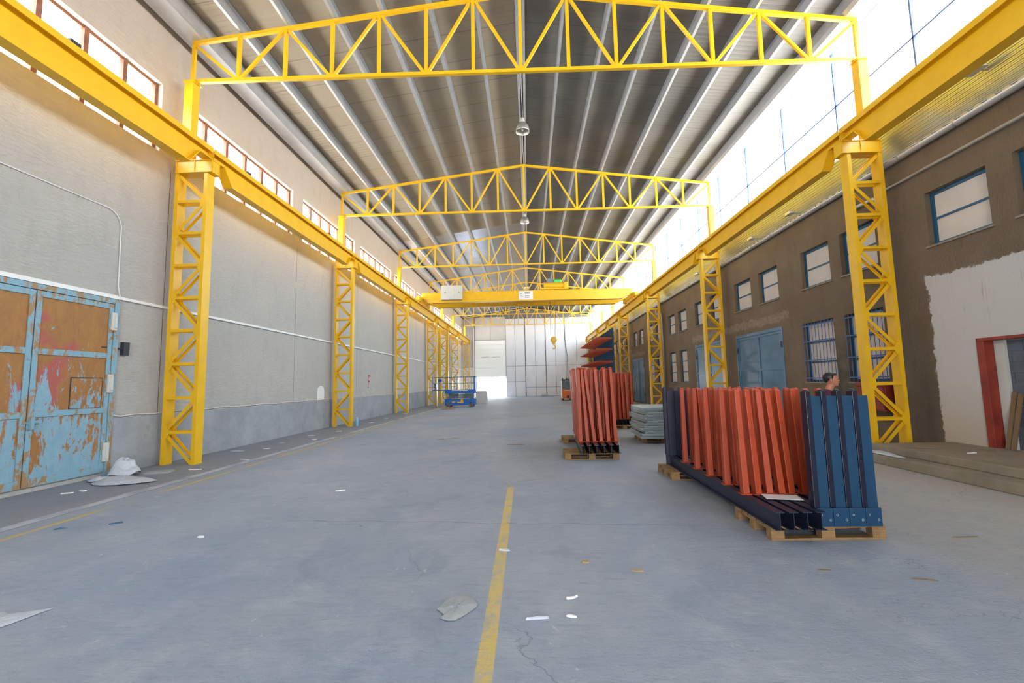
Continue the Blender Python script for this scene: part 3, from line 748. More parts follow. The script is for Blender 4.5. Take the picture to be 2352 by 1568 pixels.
ht = thing('hoist_trolley', 'yellow hoist trolley with green motor on the crane girders', 'hoist', (1.95, 33.0, 0), SKEW)
MB().box(-.9, 1.15, -1.15, -.85, 8.6, 8.7).box(-.9, 1.15, .9, 1.2, 8.6, 8.7).box(-.9, -.75, -1.1, 1.1, 8.6, 8.75).box(1.0, 1.15, -1.1, 1.1, 8.6, 8.75).build('trolley_frame', 'yellow', ht)
MB().lathe([(0, -.75), (.27, -.75), (.27, -.68), (.24, -.66), (.24, .66), (.27, .68), (.27, .75), (0, .75)], (.1, -.55, 8.98), 22, axis='x').build('rope_drum', 'yellow', ht, smooth=False)
MB().box(.85, 1.1, -.85, -.25, 8.72, 9.2).build('gearbox', 'yellow', ht, bevel=.03)
MB().lathe([(0, -.3), (.16, -.3), (.18, -.26), (.18, .26), (.16, .3), (0, .3)], (.45, .3, 9.5), 16, axis='x').build('hoist_motor', 'green', ht)
MB().box(-.35, .12, .0, .6, 9.12, 9.68).build('switch_box', 'lift_grey', ht)
for dx in (-.19, .19): MB().tube([(dx, -.1, 5.1), (dx, -.1, 8.9)], .014, 6).build('rope', 'dark', ht)
hb = MB().lathe([(0, -.07), (.2, -.07), (.24, -.05), (.24, .05), (.2, .07), (0, .07)], (0, -.1, 4.95), 22, axis='y').box(-.13, .13, -.15, -.05, 4.62, 4.95).build('hook_block', 'yellow', ht)
MB().lathe([(0, -.02), (.08, -.02), (.08, .0), (0, .0)], (0, -.19, 4.93), 14, axis='y').build('sheave_cap', 'grey', hb)
pts = [(0, -.1, 4.66), (0, -.1, 4.56)]+[(.0+.125*math.sin(a)+.0, -.1, 4.40+.125*math.cos(a)) for a in [.25+i*.32 for i in range(15)]]
MB().tube(pts, .035, 8, radii=[.035]*3+[.045]*9+[.036, .03, .022, .014, .008]).build('hook', 'yellow', hb, smooth=True)

# ------------------------------------------------------------------ left wall details
ct = MB().box(XL+.002, XL+.07, 1.0, 8.90, 3.69, 3.77).box(XL+.002, XL+.06, 8.90, YE-.05, 3.7, 3.76).build('cable_trunking', 'white'); tag(ct, 'long pale metal trunking running along the left wall above the door', 'trunking')
tp = MB().tube([(XL+.02, 3.0, 5.6), (XL+.02, 8.6, 5.6)]+[(XL+.02, 8.6+.32*math.sin(a), 5.28+.32*math.cos(a)) for a in [.4, .8, 1.2, 1.57]]+[(XL+.03, 8.93, 4.0), (XL+.07, 8.95, 3.75), (XL+.03, 8.95, 3.5), (XL+.02, 8.95, 1.4), (XL+.03, 9.0, 1.24), (XL+.05, 9.15, 1.2)]+[(XL+.05, y, 1.2+.035*abs(math.sin(y*1.9))) for y in [9.5+.5*i for i in range(60)]], .011, 6).build('wall_cable', 'copper')
tag(tp, 'thin cable bent down the left wall and running along the plinth', 'cable')
lb = thing('wall_bracket', 'small dark bracket arm on the left wall beside the rusty door', 'bracket', (XL, 9.0, 2.65))
MB().box(0, .05, -.35, .1, -.012, .012).build('arm', 'dark', lb); MB().box(0, .08, .1, .24, -.14, .14).build('plate', 'dark', lb)
fm = MB().box(XL+.001, XL+.004, 23.75, 23.85, 1.65, 2.35).box(XL+.001, XL+.004, 23.75, 24.15, 2.27, 2.35).box(XL+.001, XL+.004, 23.75, 24.05, 1.98, 2.05).build('painted_letter', 'letter_red', wall_l)
am = MB().prism([(18.0, 1.2), (18.62, 1.2), (18.62, 1.6)]+[(18.31+.31*math.cos(a), 1.6+.2*math.sin(a)) for a in [.4, .8, 1.2, 1.57, 1.95, 2.35, 2.75]]+[(18.0, 1.6)], 'x', XL+.001, XL+.006).build('painted_patch', 'white', wall_l)

# rusty door
rd = bpy.data.objects.new('door_1', None); COL.objects.link(rd); struct(rd, 'large double door of rusted pale blue sheet metal in the left wall', 'door')
x = XL
MB().box(x, x+.07, 8.86, 8.97, 0, 3.58).box(x, x+.07, 5.82, 8.97, 3.58, 3.68).box(x, x+.07, 5.82, 5.9, 0, 3.58).build('door_frame', 'rust_frame', rd)
for a, b in ((5.92, 7.37), (7.39, 8.85)):
    lf = MB().box(x+.01, x+.035, a, b, .1, 3.57).build('door_leaf', 'rust', rd)
    fr = MB()
    for y0, y1, z0, z1 in ((a, a+.09, .1, 3.57), (b-.09, b, .1, 3.57), (a+.09, b-.09, .1, .24), (a+.09, b-.09, 3.46, 3.57), (a+.09, b-.09, 2.42, 2.53), (a+.09, b-.09, 1.3, 1.41)): fr.box(x+.035, x+.06, y0, y1, z0, z1)
    fr.build('leaf_frame', 'rust_frame', lf, bevel=.006)
    if a > 7:
        MB().box(x+.035, x+.045, 8.1, 8.7, 1.42, 2.0).build('hatch', 'rust', lf)
        MB().box(x+.034, x+.039, 8.08, 8.72, 1.40, 2.02).build('hatch_gap', 'darkgap', lf)
        for z in (.5, 1.9, 3.2):
            MB().box(x+.06, x+.1, 8.78, 8.9, z-.19, z+.19).tube([(x+.1, 8.86, z-.14), (x+.1, 8.86, z+.14)], .03, 8).build('hinge', 'grey', lf, bevel=.008)
        MB().box(x+.06, x+.09, 7.36, 7.6, 1.2, 1.25).box(x+.06, x+.12, 7.4, 7.46, 1.1, 1.32).build('latch', 'rust_frame', lf)

# red cabinet on the brown wall
rc = thing('red_cabinet', 'red metal cabinet on the brown wall behind the nearest right column', 'cabinet', (XR-.002, 11.45, 0))
MB().box(-.28, -.01, -.45, .45, .86, 1.56).box(-.3, -.28, -.47, .47, 1.46, 1.58).build('cabinet_body', 'red', rc, bevel=.01)
MB().box(-.31, -.28, -.42, .42, .9, 1.44).build('cabinet_door', 'red', rc, bevel=.004)

# ------------------------------------------------------------------ pallets
def pallet():
    t = thing('pallet', '', 'pallet', group='wooden pallets under the racking')
    for y in (-.3925+.0, 0, .3925-.0):
        yy = y*.9
        for x in (-.53, 0, .53): MB().box(x-.07, x+.07, yy-.05, yy+.05, .022, .1).build('block', 'wood', t, bevel=.003)
        MB().box(-.6, .6, yy-.05, yy+.05, 0, .022).build('bottom_board', 'wood', t, bevel=.002)
    for x in (-.53, 0, .53): MB().box(x-.07, x+.07, -.4, .4, .1, .122).build('stringer_board', 'wood', t, bevel=.002)
    for y, w in ((-.3275, .145), (-.165, .1), (0, .145), (.165, .1), (.3275, .145)): MB().box(-.6, .6, y-w/2, y+w/2, .122, .144).build('top_board', 'wood', t, bevel=.002)
    return t
p0 = None
for (x, y, rz, lab) in ((3.14, 5.35, .01, 'wooden pallet under the near end of the blue and orange rack bundle'), (3.03, 8.25, .0, 'wooden pallet under the far end of the blue and orange rack bundle'),
                        (1.38, 10.4, -.02, 'wooden pallet under the near end of the leaning orange arm bundle'), (1.55, 13.15, .01, 'wooden pallet under the far end of the leaning orange arm bundle'),
                        (3.45, 16.6, 0, 'wooden pallet under the far orange arm bundle'), (3.75, 13.1, .03, 'wooden pallet under the stack of grey metal trays')):
    t = pallet() if p0 is None else clone(p0)
    if p0 is None: p0 = t
    t['label'] = lab; t.location = (x, y, 0); t.rotation_euler = (0, 0, rz)
mk = MB()
for i, dx in enumerate((0, .018, .036, .05)): mk.box(2.60+dx, 2.606+dx, 4.930, 4.9345, .05, .085)
mk.box(2.665, 2.70, 4.930, 4.9345, .06, .068)

# ------------------------------------------------------------------ cantilever columns with arms
def arm_mb(h, w0=.075, d0=.105, w1=.06, d1=.075):
    m = MB(); m.box(-.065, .065, -.06, .06, 0, .012)
    m.bar((0, 0, .012), (0, 0, h-.03), w0, d0, (1, 0, 0), w2=w1, h2=d1)
    # small sloped cap
    m.add([(-w1/2, -d1/2, h-.03), (w1/2, -d1/2, h-.03), (w1/2, d1/2, h-.03), (-w1/2, d1/2, h-.03), (-w1*.42, -d1*.3, h), (w1*.42, -d1*.3, h), (w1*.42, d1*.3, h), (-w1*.42, d1*.3, h)],
          [(0, 1, 5, 4), (1, 2, 6, 5), (2, 3, 7, 6), (3, 0, 4, 7), (4, 5, 6, 7)])
    return m
armA = None; armB = None
def column_piece(x, ya, yb, rows, hz, mat, label, group, lean, base_end=None, bmat='blue', rz=0, slab=False):
    global armA
    t = thing('cantilever_column', label, 'racking column', (x, ya, .146), rz, group)
    MB().ibeam('y', 0, yb-ya, 0, 0, .095, .185, .006, .009).build('column_beam', mat, t)
    for k, y in enumerate(rows):
        a = arm_mb(hz[k] if isinstance(hz, list) else hz).build('arm', 'orange', t, bevel=.008) if armA is None else clone(armA, t)
        if armA is None: armA = a
        if slab: a.scale = (1.15, 2.3, 1)
        a.parent = t; h = hz if not isinstance(hz, list) else hz[k]
        a.location = (0, y-ya, .186); a.scale = (1.15 if slab else 1, 2.3 if slab else 1, h/armA['h'] if 'h' in armA else 1)
        if 'h' not in armA: armA['h'] = h
        lx = lean[k] if isinstance(lean, list) else lean
        a.rotation_euler = (random.uniform(-.012, .012), lx, random.uniform(-.1, .1))
    if base_end:
        yb_, sgn, hh = base_end
        y = yb_-ya
        b = MB().prism([(x0, y+y0) for x0, y0 in ((-.035, 0), (.06, 0), (.06, sgn*.01), (.004, sgn*.01), (.004, sgn*.12), (.045, sgn*.12), (.045, sgn*.13), (-.045, sgn*.13), (-.045, sgn*.12), (-.004, sgn*.12), (-.004, sgn*.01), (-.045, sgn*.01))], 'z', .186, hh)
        b.build('base_leg', bmat, t)
        MB().box(-.081, .079, min(y-sgn*.018, y), max(y-sgn*.018, y), -.0, .192).build('end_plate', bmat, t, bevel=.003)
        for hx, hz_ in ((-.045, .12), (.045, .07)): MB().lathe([(.007, 0), (.012, 0), (.012, .003), (.007, .003)], (hx, y-sgn*.018-.003*(sgn > 0), hz_), 12, axis='y').build('bolt_hole', 'galv', t)
        MB().bar((-.068, y+sgn*.05, .19), (-.068, y+sgn*.05, hh+.05), .055, .1, (1, 0, 0)).ell((-.068, y+sgn*.05, hh+.05), (.028, .05, .025), 10).build('stop_post', 'shadednavy' if bmat == 'blue' else 'navy', t, bevel=.008)
    return t
rowsA = [5.56, 6.07, 6.63, 7.14, 7.7]
for i in range(8):
    X = 2.575+.14*i if i < 4 else 3.11+.166*(i-4)
    front = i >= 4
    lean = [(-.01, -.035, -.03, -.055, -.05, -.045, -.06, -.05)[i]+random.uniform(-.012, .012)] + [random.uniform(-.055, .015) for _ in range(4)]
    lab = ('blue-footed' if front else 'dark navy') + ' racking column lying under orange arms, ' + ORD[i] + ' from the left in the near bundle'
    column_piece(X, 4.93 if front else 4.80, 8.62 if front else 8.55, rowsA, 1.26, 'navy', lab, 'racking columns in the near bundle', lean,
                 (4.93, 1, 1.37) if front else (8.55, -1, 1.38) if i < 3 else None, 'blue' if front else 'navy', rz=-.018)
tag(MB().box(-.22, .16, -.1, .12, 0, .004).build('paper_sheet', 'white', loc=(2.93, 5.33, .345)), 'white paper sheet lying on the dark beams of the near bundle', 'paper').rotation_euler = (0, 0, -.2)
for i in range(6):
    X = 1.14+.163*i
    lean = [(.0, -.05, -.10, -.05, -.03, -.035)[i]]+[random.uniform(-.07, .03) for _ in range(4)]
    column_piece(X, 9.9, 13.3, [10.5, 11.05, 11.65, 12.25, 12.85], 1.74, 'black', 'black racking column under leaning orange arms, %s from the left in the middle bundle' % ORD[i], 'racking columns in the middle bundle', lean, rz=-.058, slab=True)
for i in range(6):
    X = 3.05+.155*i
    column_piece(X, 16.25, 19.4, [16.7, 17.3, 17.9, 18.5, 19.1], 1.74, 'black', 'black racking column under orange arms, %s from the left in the far bundle' % ORD[i], 'racking columns in the far bundle', [random.uniform(-.03, .0) for _ in range(5)], slab=True)

# tray stack
z = .144
for i in range(12):
    dx, dy, rz = random.uniform(-.07, .05), random.uniform(-.10, .05), random.uniform(-.07, .05)
    t = MB(); w, d, h = .62, .82, .056
    t.box(-w, w, -d, d, h, h+.005, 0).box(-w, w, -d, -d+.004, 0, h, 0).box(-w, w, d-.004, d, 0, h, 0)
    t.box(-w, -w+.02, -d, d, h-.002, h+.008, 1).box(-w, -w+.03, -d, d, 0, .004, 1).box(-w+.03, -w+.034, -d, d, .004, h, 0).box(-w, w, -d-.003, -d, h-.002, h+.007, 1)
    o = t.build('metal_tray', ['sheet', 'sheet_edge'], loc=(3.76+dx, 13.15+dy, z)); o.rotation_euler = (0, 0, rz)
    lab = 'grey folded metal tray, ' + ('topmost' if i == 11 else 'lowest' if i == 0 else ORD[i]+' from the bottom') + ' of the stack'
    tag(o, lab, 'tray', 'grey metal trays in the stack'); z += .072

# assembled cantilever rack far right
ar = thing('cantilever_rack', 'tall dark blue cantilever rack with rows of orange arms', 'rack', (6.2, 31.7, 0))
u0 = a0 = None
for k in range(11):
    y = k*.92
    if u0 is None:
        u0 = MB().ibeam('z', 0, 5.6, 0, 0, .12, .3, .01, .012).build('upright', 'blue', ar); u = u0
    else: u = clone(u0, ar)
    u.location = (-.05, y, 0)
    for z in (1.2, 2.2, 3.15, 4.05, 4.85):
        if a0 is None:
            a0 = MB().bar((-.05, 0, 0), (-1.3, 0, .06), .13, .15, (0, 1, 0), w2=.1, h2=.08).build('arm', 'orange', ar); a = a0
        else: a = clone(a0, ar)
        a.location = (0, y+.1, z)
MB().box(-.6, .1, -.05, 9.3, 0, .12).build('base_beam', 'blue', ar)
MB().box(.1, .16, -.05, 9.3, 4.4, 4.5).box(.1, .16, -.05, 9.3, 1.9, 2.0).build('brace_rail', 'blue', ar)

# ------------------------------------------------------------------ scissor lift
sl = thing('scissor_lift', 'blue scissor lift platform parked by the left columns', 'lift', (-5.37, 34.0, 0))
MB().box(-1.17, 1.17, .0, 1.1, .14, .6).box(-1.17, -.75, .02, 1.08, .55, .64).box(.75, 1.17, .02, 1.08, .55, .64).build('chassis', 'lift_blue', sl, bevel=.03)
for x in (-.9, .9):
    for y in (-.02, 1.02):
        w = MB().lathe([(0, 0), (.15, 0), (.19, .02), (.19, .1), (.15, .12), (0, .12)], (x, y-.02, .19), 18, axis='y').build('wheel', 'rubber', sl)
sc = MB()
for k in range(4):
    for y in (.2, .8):
        sc.bar((-1.05, y, .66+k*.09), (1.05, y, .74+k*.09), .05, .05, (0, 1, 0)); sc.bar((-1.05, y+.06, .74+k*.09), (1.05, y+.06, .66+k*.09), .05, .05, (0, 1, 0))
sc.build('scissor_arms', 'lift_grey', sl)
MB().box(-1.17, 1.18, 0, 1.1, 1.05, 1.36).build('platform', 'lift_blue', sl, bevel=.01)
MB().box(-2.15, -1.1, .05, 1.05, 1.29, 1.36).build('extension_deck', 'lift_blue', sl)
ra = MB()
for y in (.03, 1.07):
    for z in (1.85, 2.33): ra.tube([(-2.13, y, z), (1.15, y, z)], .02, 6)
    for x in (-2.13, -1.6, -1.1, -.4, .3, .75): ra.tube([(x, y, 1.36), (x, y, 2.33)], .018, 6)
for z in (1.85, 2.33): ra.tube([(-2.13, .03, z), (-2.13, 1.07, z)], .02, 6); ra.tube([(1.15, .03, z), (1.15, 1.07, z)], .02, 6)
ra.build('guard_rail', 'lift_grey', sl)
MB().tube([(1.15, .03, 1.3), (1.15, .03, 2.35)], .045, 8).tube([(1.15, 1.07, 1.3), (1.15, 1.07, 2.35)], .045, 8).build('corner_post', 'lift_blue', sl)
MB().box(-1.75, -1.45, .3, .6, 1.95, 2.2).build('control_box', 'lift_blue', sl, bevel=.04)
MB().box(-2.0, -1.85, .1, .3, 1.5, 1.85).build('document_box', 'lift_blue', sl)
MB().box(-.6, -.35, -.004, .002, .36, .45).prism([(-.2, .34), (.32, .34), (.22, .62), (.1, .62), (.05, .42), (-.2, .42)], 'y', -.006, .0).build('yellow_mark', 'yellow', sl)
MB().box(-.6, .62, -.006, 0, 1.22, 1.32).build('name_strip', 'grey', sl)
# flat cardboard by the lift
tag(MB().box(-.5, .5, -.3, .3, 0, .04).box(-.2, .05, -.1, .2, .04, .15).box(.1, .3, -.1, .1, .04, .12).build('cardboard_scrap', 'cardbrown', loc=(-5.8, 31.6, 0)), 'brown cardboard scraps lying in front of the blue scissor lift', 'cardboard')
# concrete weight
cw = thing('test_weight', 'pale block weight with a lifting hook beside the scissor lift', 'weight', (-4.37, 40.0, 0))
MB().prism([(-.5, 0), (.52, 0), (.52, .9), (.46, 1.06), (-.44, 1.08), (-.5, .95)], 'y', 0, 1.0).build('block', 'block', cw, bevel=.03)
MB().tube([(.1, .4, 1.05), (.1, .4, 1.2)]+[(.1+.11*math.sin(a), .4, 1.33+.13*math.cos(a)) for a in [2.9-i*.4 for i in range(-1, 13)]], .03, 8).build('hook', 'grey', cw)

# forklift seen from behind
fk = thing('forklift', 'orange forklift with dark-windowed cab by the far wall', 'forklift', (3.75, 43.0, 0))
MB().prism([(-.52, .18), (.52, .18), (.52, 1.0), (.46, 1.08), (-.46, 1.08), (-.52, 1.0)], 'y', 0, .5).box(-.5, .5, .5, 2.2, .2, .75).build('body', 'fork_orange', fk, bevel=.03)
MB().prism([(-.3, .86), (.3, .86), (.24, 1.0), (-.24, 1.0)], 'y', -.012, 0).build('name_plate', 'grey', fk)
MB().lathe([(0, -.04), (.14, -.04), (.14, 0), (0, 0)], (0.05, 0, .36), 14, axis='y').build('tow_coupling', 'dark', fk)
c = MB()
for x in (-.5, .45):
    for y in (.12, 1.5): c.box(x, x+.05, y, y+.06, 1.05, 2.0)
c.box(-.52, .52, .1, 1.6, 1.98, 2.05).build('cab_frame', 'dark', fk)
MB().box(-.47, .47, .13, .14, 1.1, 1.97).build('rear_window', 'lift_grey', fk)
MB().box(-.56, -.5, .05, .6, .2, 1.9).build('side_panel', 'white', fk)
MB().lathe([(0, 0), (.05, 0), (.05, .09), (.03, .12), (0, .12)], (-.05, .3, 2.05), 12).build('beacon', 'red', fk)
MB().box(-.25, .25, .6, .75, .75, 1.45).build('seat', 'dark', fk)
for x in (-.42, .42):
    for y, r in ((.45, .2), (1.9, .26)): MB().lathe([(0, -.09), (r*.8, -.09), (r, -.05), (r, .05), (r*.8, .09), (0, .09)], (x, y, r), 16, axis='x').build('wheel', 'rubber', fk)
for x in (-.28, .28): MB().box(x-.05, x+.05, 2.2, 2.32, .1, 2.2).build('mast', 'dark', fk)
# leaning spare posts far left
for k, (x0, y0, x1, y1) in enumerate(((-8.15, 40.0, -8.2, 40.7), (-7.6, 41.0, -7.8, 41.6))):
    tag(MB().bar((x1, y1, .12), (x0, y0, 6.95), .22, .2, (1, 0, 0)).bar((x1, y1, 0.02), (x1, y1, .12), .3, .3, (1, 0, 0)).build('steel_post', 'yellow'), 'loose yellow steel post standing beyond the fourth left column, %s one' % ('outer' if k == 0 else 'inner'), 'post', 'loose posts beyond the fourth left column')
MB_ = None
# debris under the far wall
tag(MB().box(-1.2, 1.2, -.3, .3, 0, .12).box(-.3, .6, -.5, .1, .1, .3).build('scrap_heap', 'plastic', loc=(1.9, 57.5, 0)), 'low pale scrap pile at the foot of the far wall', 'scrap')

# ------------------------------------------------------------------ litter on the floor
def crumple(name, pts, h, mat, label, cat, seed, n=7, group=None, z=.004, thick=.006):
    """irregular crumpled sheet over polygon pts"""
    rnd = random.Random(seed); cx = sum(p[0] for p in pts)/len(pts); cy = sum(p[1] for p in pts)/len(pts)
    vs = []; fs = []; m = len(pts)
    for r in range(n+1):
        t = r/n
        for i, p in enumerate(pts):
            x, y = cx+(p[0]-cx)*t, cy+(p[1]-cy)*t
            e = (1-t**2)
            vs.append((x+rnd.uniform(-.04, .04)*h*3*t*(t < 1), y+rnd.uniform(-.04, .04)*h*3*t*(t < 1), z+max(.0, h*e*rnd.uniform(.45, 1.0))+(rnd.uniform(0, .25)*h if t > .2 else 0)))
    for r in range(n):
        for i in range(m): fs.append((r*m+i, r*m+(i+1) % m, (r+1)*m+(i+1) % m, (r+1)*m+i))
    mb = MB().add(vs, fs); o = mb.build(name, mat)
    if name in ('plastic_sheet', 'loose_fold'):
        ss = o.modifiers.new('soft', 'SUBSURF'); ss.levels = ss.render_levels = 1
    sd = o.modifiers.new('thick', 'SOLIDIFY'); sd.thickness = thick; sd.offset = 1
    return tag(o, label, cat, group)
def ring(cx, cy, rx, ry, n, seed, rot=0):
    r = random.Random(seed)
    return [(cx+(rx*math.cos(a)*math.cos(rot)-ry*math.sin(a)*math.sin(rot))*k, cy+(rx*math.cos(a)*math.sin(rot)+ry*math.sin(a)*math.cos(rot))*k) for a, k in [(2*PI*i/n, r.uniform(.72, 1.12)) for i in range(n)]]
crumple('plastic_sheet', ring(-8.35, 8.9, .32, .3, 14, 3), .42, 'plastic', 'heap of crumpled white plastic film by the foot of the rusty door', 'plastic sheet', 3)
heap = bpy.data.objects['plastic_sheet']
for pts, h, sd_ in (([(-8.35, 8.15), (-7.9, 7.88), (-7.4, 8.05), (-7.0, 8.35), (-7.4, 8.4), (-7.8, 8.6), (-8.2, 8.75), (-8.4, 8.5)], .12, 5), ([(-8.7, 8.5), (-8.45, 8.2), (-8.3, 8.4), (-8.3, 8.7), (-8.6, 8.75)], .08, 6)):
    q = crumple('loose_fold', pts, h, 'plastic', '', '', sd_); q.parent = heap
    del q['label'], q['category']
tag(MB().box(-.2, .25, -.14, .14, 0, .03).build('flat_board', 'card', loc=(-7.9, 9.2, .0)), 'flat grey board lying beside the white plastic heap', 'board').rotation_euler = (0, 0, .3)
crumple('crumpled_cardboard', [(-.75, 3.53), (-.71, 3.63), (-.68, 3.68), (-.62, 3.74), (-.54, 3.73), (-.49, 3.68), (-.44, 3.60), (-.45, 3.55), (-.52, 3.44), (-.58, 3.37), (-.63, 3.36), (-.69, 3.39), (-.68, 3.45)], .016, 'card', 'torn grey cardboard lying just left of the yellow centre line', 'cardboard', 8, n=4, thick=.004)
crumple('paper_scrap', [(-4.3, 3.2), (-4.1, 3.19), (-3.95, 3.27), (-3.9, 3.42), (-3.86, 3.56), (-4.0, 3.5), (-4.12, 3.47), (-4.2, 3.5), (-4.35, 3.4)], .012, 'plastic', 'large pale paper scrap at the left edge of the photo', 'paper', 9, n=3, thick=.003)
crumple('plastic_sheet', [(6.95, 8.5), (7.15, 8.8), (7.2, 9.5), (7.1, 9.85), (6.92, 9.6), (6.95, 9.0)], .05, 'plastic', 'grey plastic film lying on the lower step by the column', 'plastic sheet', 12, z=.17, n=4)
bits = [(-8.0, 7.45, .1, .03, 'white', 'paper'), (-7.88, 7.62, .1, .035, 'white', 'paper'), (.30, 3.70, .055, .016, 'white', 'paper'), (.27, 3.42, .04, .012, 'white', 'paper'), (-.3, 4.73, .07, .03, 'plastic', 'plastic'),
        (.03, 3.39, .09, .008, 'plastic', 'plastic'), (-3.2, 7.4, .09, .02, 'white', 'paper'), (-3.9, 5.2, .05, .02, 'white', 'paper'), (3.3, 4.0, .13, .006, 'wood2', 'wood'), (2.6, 4.2, .07, .006, 'wood2', 'wood'),
        (.5, 4.4, .05, .03, 'cardbrown', 'cardboard'), (.95, 4.2, .07, .02, 'cardbrown', 'cardboard'), (-7.6, 12.6, .12, .05, 'white', 'paper'), (-7.9, 13.9, .14, .05, 'plastic', 'plastic'), (-7.2, 14.6, .12, .04, 'white', 'paper'),
        (-7.9, 15.8, .16, .05, 'plastic', 'plastic'), (-7.5, 17.2, .14, .05, 'white', 'paper'), (-8.2, 12.2, .2, .05, 'plastic', 'plastic'), (-7.0, 10.7, .18, .05, 'plastic', 'plastic'), (-7.3, 9.5, .16, .03, 'white', 'paper'),
        (-2.6, 14.2, .35, .02, 'wood2', 'wood'), (-.4, 12.6, .3, .02, 'wood2', 'wood'), (-6.0, 5.55, .07, .01, 'winframe', 'plastic'), (-5.45, 5.75, .09, .012, 'winframe', 'plastic'), (-7.6, 21.0, .15, .05, 'white', 'paper'),
        (-7.7, 23.5, .16, .06, 'white', 'paper'), (-7.8, 27.5, .15, .06, 'white', 'paper'), (7.9, 8.3, .12, .03, 'white', 'paper'), (7.6, 8.9, .3, .02, 'wood2', 'wood'), (4.6, 5.0, .18, .007, 'wood2', 'wood')]
where = ['by the rusty door, the nearer of two', 'by the rusty door, the farther of two', 'right of the centre line', 'right of the centre line, nearest the camera', 'on the far part of the centre line', 'curled, just right of the centre line', 'on open floor between left and centre lines',
         'on open floor, left foreground', 'right foreground before the near bundle', 'before the near pallet', 'right of the centre line, brown one', 'right of the centre line, farther brown one', 'just beyond the nearest left column', 'by the left plinth past the first column', 'in the left strip past the first column',
         'by the left plinth, mid bay', 'in the left strip, mid bay', 'beside the nearest left column', 'on the slab edge by the nearest column', 'in front of the nearest left column', 'on the floor in the middle distance, left', 'on the floor in the middle distance, centre', 'right of the left yellow line, nearer it', 'right of the left yellow line, farther from it',
         'past the second left column', 'by the plinth past the second column', 'before the third left column', 'on the upper step', 'on the upper step against the wall', 'on the floor before the right steps']
for k, (x, y, l, w, mt, kind) in enumerate(bits):
    zb = .31 if x > 7.2 else 0
    rnd = random.Random(k); a = rnd.uniform(-.5, .5)
    nm = {'paper': 'paper_scrap', 'plastic': 'plastic_scrap', 'wood': 'wood_splinter', 'cardboard': 'cardboard_scrap'}[kind]
    pts = ring(0, 0, l, w, 8, k+20, 0)
    m = MB(); n = len(pts)
    m.add([(p[0], p[1], .001) for p in pts]+[(p[0]*.9, p[1]*.9, .008+.012*rnd.random()*(kind != 'wood')) for p in pts], [tuple(range(n))[::-1], tuple(range(n, 2*n))]+[(i, (i+1) % n, (i+1) % n+n, i+n) for i in range(n)])
    o = m.build(nm, mt, loc=(x, y, zb)); o.rotation_euler = (0, 0, a)
    cn = {'winframe': 'blue', 'white': 'white', 'plastic': 'pale', 'wood2': 'dark', 'cardbrown': 'brown'}[mt]
    tag(o, 'small %s %s scrap %s' % (cn, kind, where[k]), kind+' scrap', 'litter on the floor')
bo = thing('water_bottle', 'blue plastic bottle standing beside the second left column', 'bottle', (-7.62, 19.3, 0))
MB().lathe([(0, 0), (.06, 0), (.065, .02), (.065, .24), (.05, .29), (.025, .33), (.022, .35), (0, .35)], n=14).build('bottle_body', 'bottle', bo, smooth=True)
MB().lathe([(0, .35), (.026, .35), (.026, .38), (0, .38)], n=12).build('bottle_cap', 'white', bo)

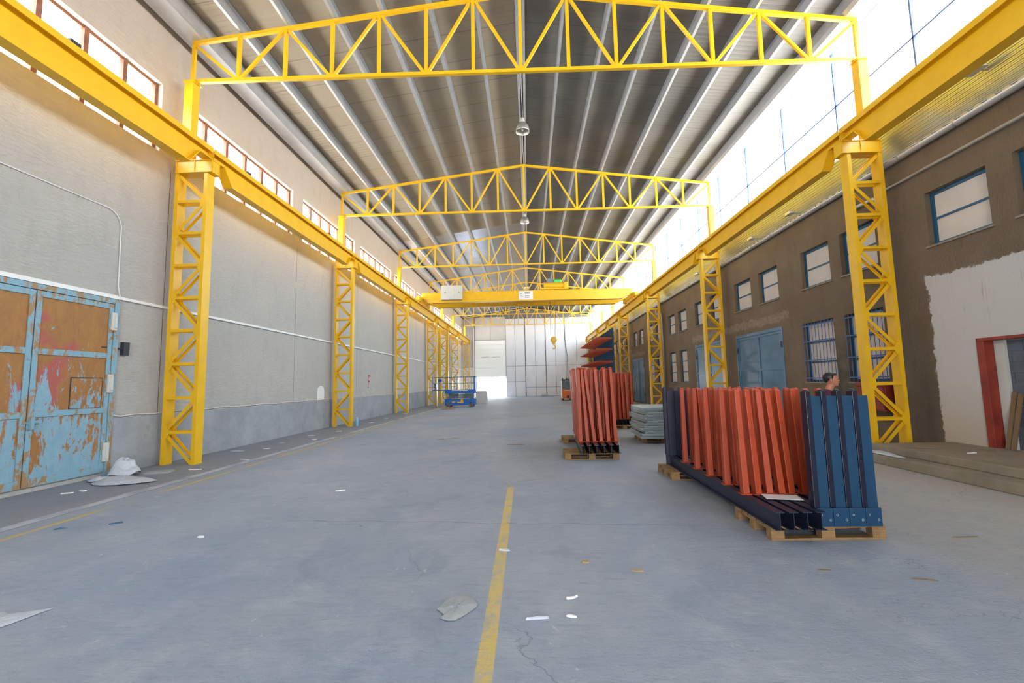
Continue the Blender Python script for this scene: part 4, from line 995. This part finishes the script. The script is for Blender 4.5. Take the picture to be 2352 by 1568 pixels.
# ------------------------------------------------------------------ the man
def person():
    t = thing('person', 'dark-haired person in a maroon shirt standing behind the rack bundle, facing right', 'person', (5.27, 8.0, 0), -.5)
    b = MB()
    def cap(a, c, r0, r1, n=14, k=5):
        a, c = Vector(a), Vector(c)
        b.tube([a.lerp(c, i/k) for i in range(k+1)], 0, n, radii=[r0+(r1-r0)*i/k for i in range(k+1)])
        b.ell(a, (r0,)*3, 12); b.ell(c, (r1,)*3, 12)
    # facing +x ; y is the body's left-right
    b.ell((0, 0, 1.02), (.125, .165, .13)); b.ell((0, 0, 1.15), (.115, .15, .14)); b.ell((.0, 0, 1.30), (.125, .175, .15)); b.ell((-.01, 0, 1.41), (.10, .19, .075))
    cap((-.015, 0, 1.42), (.06, 0, 1.57), .062, .058)
    # head
    b.ell((.080, 0, 1.675), (.098, .076, .112), 20); b.ell((.115, 0, 1.615), (.058, .055, .06), 14)
    b.ell((.150, 0, 1.585), (.026, .028, .024), 10)                                                     # chin
    b.ell((.168, 0, 1.70), (.020, .05, .016), 10)                                                       # brow
    cap((.170, 0, 1.685), (.187, 0, 1.655), .009, .013, 10)                                            # nose
    b.ell((.168, 0, 1.624), (.016, .026, .007), 10); b.ell((.165, 0, 1.611), (.016, .024, .008), 10)    # lips
    for s in (-1, 1):
        b.ell((.157, s*.032, 1.68), (.016, .016, .011), 10)
        b.ell((.065, s*.077, 1.665), (.018, .010, .032), 10)
        sh = (0, s*.185, 1.40); el = (-.03*s, s*.235, 1.12); wr = (.10-.06*s, s*.23, .88)
        cap(sh, el, .052, .04); cap(el, wr, .038, .026)
        pm = (wr[0]+.03, wr[1], wr[2]-.06); cap(wr, pm, .026, .030)
        b.ell((pm[0]+.005, pm[1], pm[2]-.01), (.036, .018, .045), 12)
        for j, (dx, L) in enumerate(((-.027, .062), (-.009, .074), (.009, .08), (.027, .072))):
            p0 = (pm[0]-dx, pm[1], pm[2]-.045); p1 = (p0[0]+.012, pm[1]-s*.004, p0[2]-L*.5); p2 = (p1[0]+.018, pm[1]-s*.012, p1[2]-L*.45)
            cap(p0, p1, .0095, .0088, 8, 2); cap(p1, p2, .0088, .0075, 8, 2)
        cap((pm[0]+.03, pm[1]-s*.008, pm[2]+.01), (pm[0]+.058, pm[1]-s*.02, pm[2]-.035), .011, .0095, 8, 2)
        hp = (0, s*.09, .97); kn = (.07 if s > 0 else .02, s*.10, .52); an = (-.02 if s > 0 else .06, s*.10, .1)
        cap(hp, kn, .088, .058); cap(kn, an, .058, .04)
        cap((an[0]-.03, an[1], .045), (an[0]+.15, an[1], .035), .04, .032)
    o = b.build('body', 'skin', t, smooth=True)
    r = o.modifiers.new('remesh', 'REMESH'); r.mode = 'VOXEL'; r.voxel_size = .0062; r.use_smooth_shade = True
    sm = o.modifiers.new('smooth', 'SMOOTH'); sm.factor = .5; sm.iterations = 3
    def cloth(name, mat, fn):
        nonlocal b
        keep = b; b = MB(); fn(); c = b.build(name, mat, t, smooth=True); b = keep
        r = c.modifiers.new('remesh', 'REMESH'); r.mode = 'VOXEL'; r.voxel_size = .011; r.use_smooth_shade = True
        sm = c.modifiers.new('smooth', 'SMOOTH'); sm.factor = .5; sm.iterations = 4
    def shirt():
        b.ell((0, 0, 1.0), (.145, .185, .12)); b.ell((0, 0, 1.15), (.135, .17, .15)); b.ell((0, 0, 1.31), (.14, .19, .15)); b.ell((-.02, 0, 1.425), (.125, .215, .085))
        b.ell((-.01, 0, 1.485), (.075, .09, .035))
        for s in (-1, 1): cap((0, s*.19, 1.42), (-.022*s, s*.23, 1.19), .078, .062)
    def trousers():
        b.ell((0, 0, .97), (.14, .18, .1))
        for s in (-1, 1):
            hp = (0, s*.09, .95); kn = (.07 if s > 0 else .02, s*.10, .52); an = (-.02 if s > 0 else .06, s*.10, .1)
            cap(hp, kn, .1, .075); cap(kn, an, .073, .06)
    def shoes():
        for s in (-1, 1):
            x = -.02 if s > 0 else .06; cap((x-.04, s*.1, .05), (x+.17, s*.1, .04), .048, .04)
    def hair():
        b.ell((.045, 0, 1.715), (.098, .085, .092), 20); b.ell((.01, 0, 1.685), (.052, .074, .07), 14); b.ell((.120, 0, 1.768), (.045, .058, .022), 12)
        for s in (-1, 1): b.ell((.075, s*.07, 1.70), (.022, .014, .035), 10)
    cloth('shirt', 'shirt', shirt); cloth('trousers', 'trousers', trousers); cloth('hair', 'hair', hair); cloth('shoes', 'dark', shoes)
    for s in (-1, 1): MB().ell((.169, s*.032, 1.682), (.007, .011, .007), 8).build('eye', 'dark', t, smooth=True)
person()
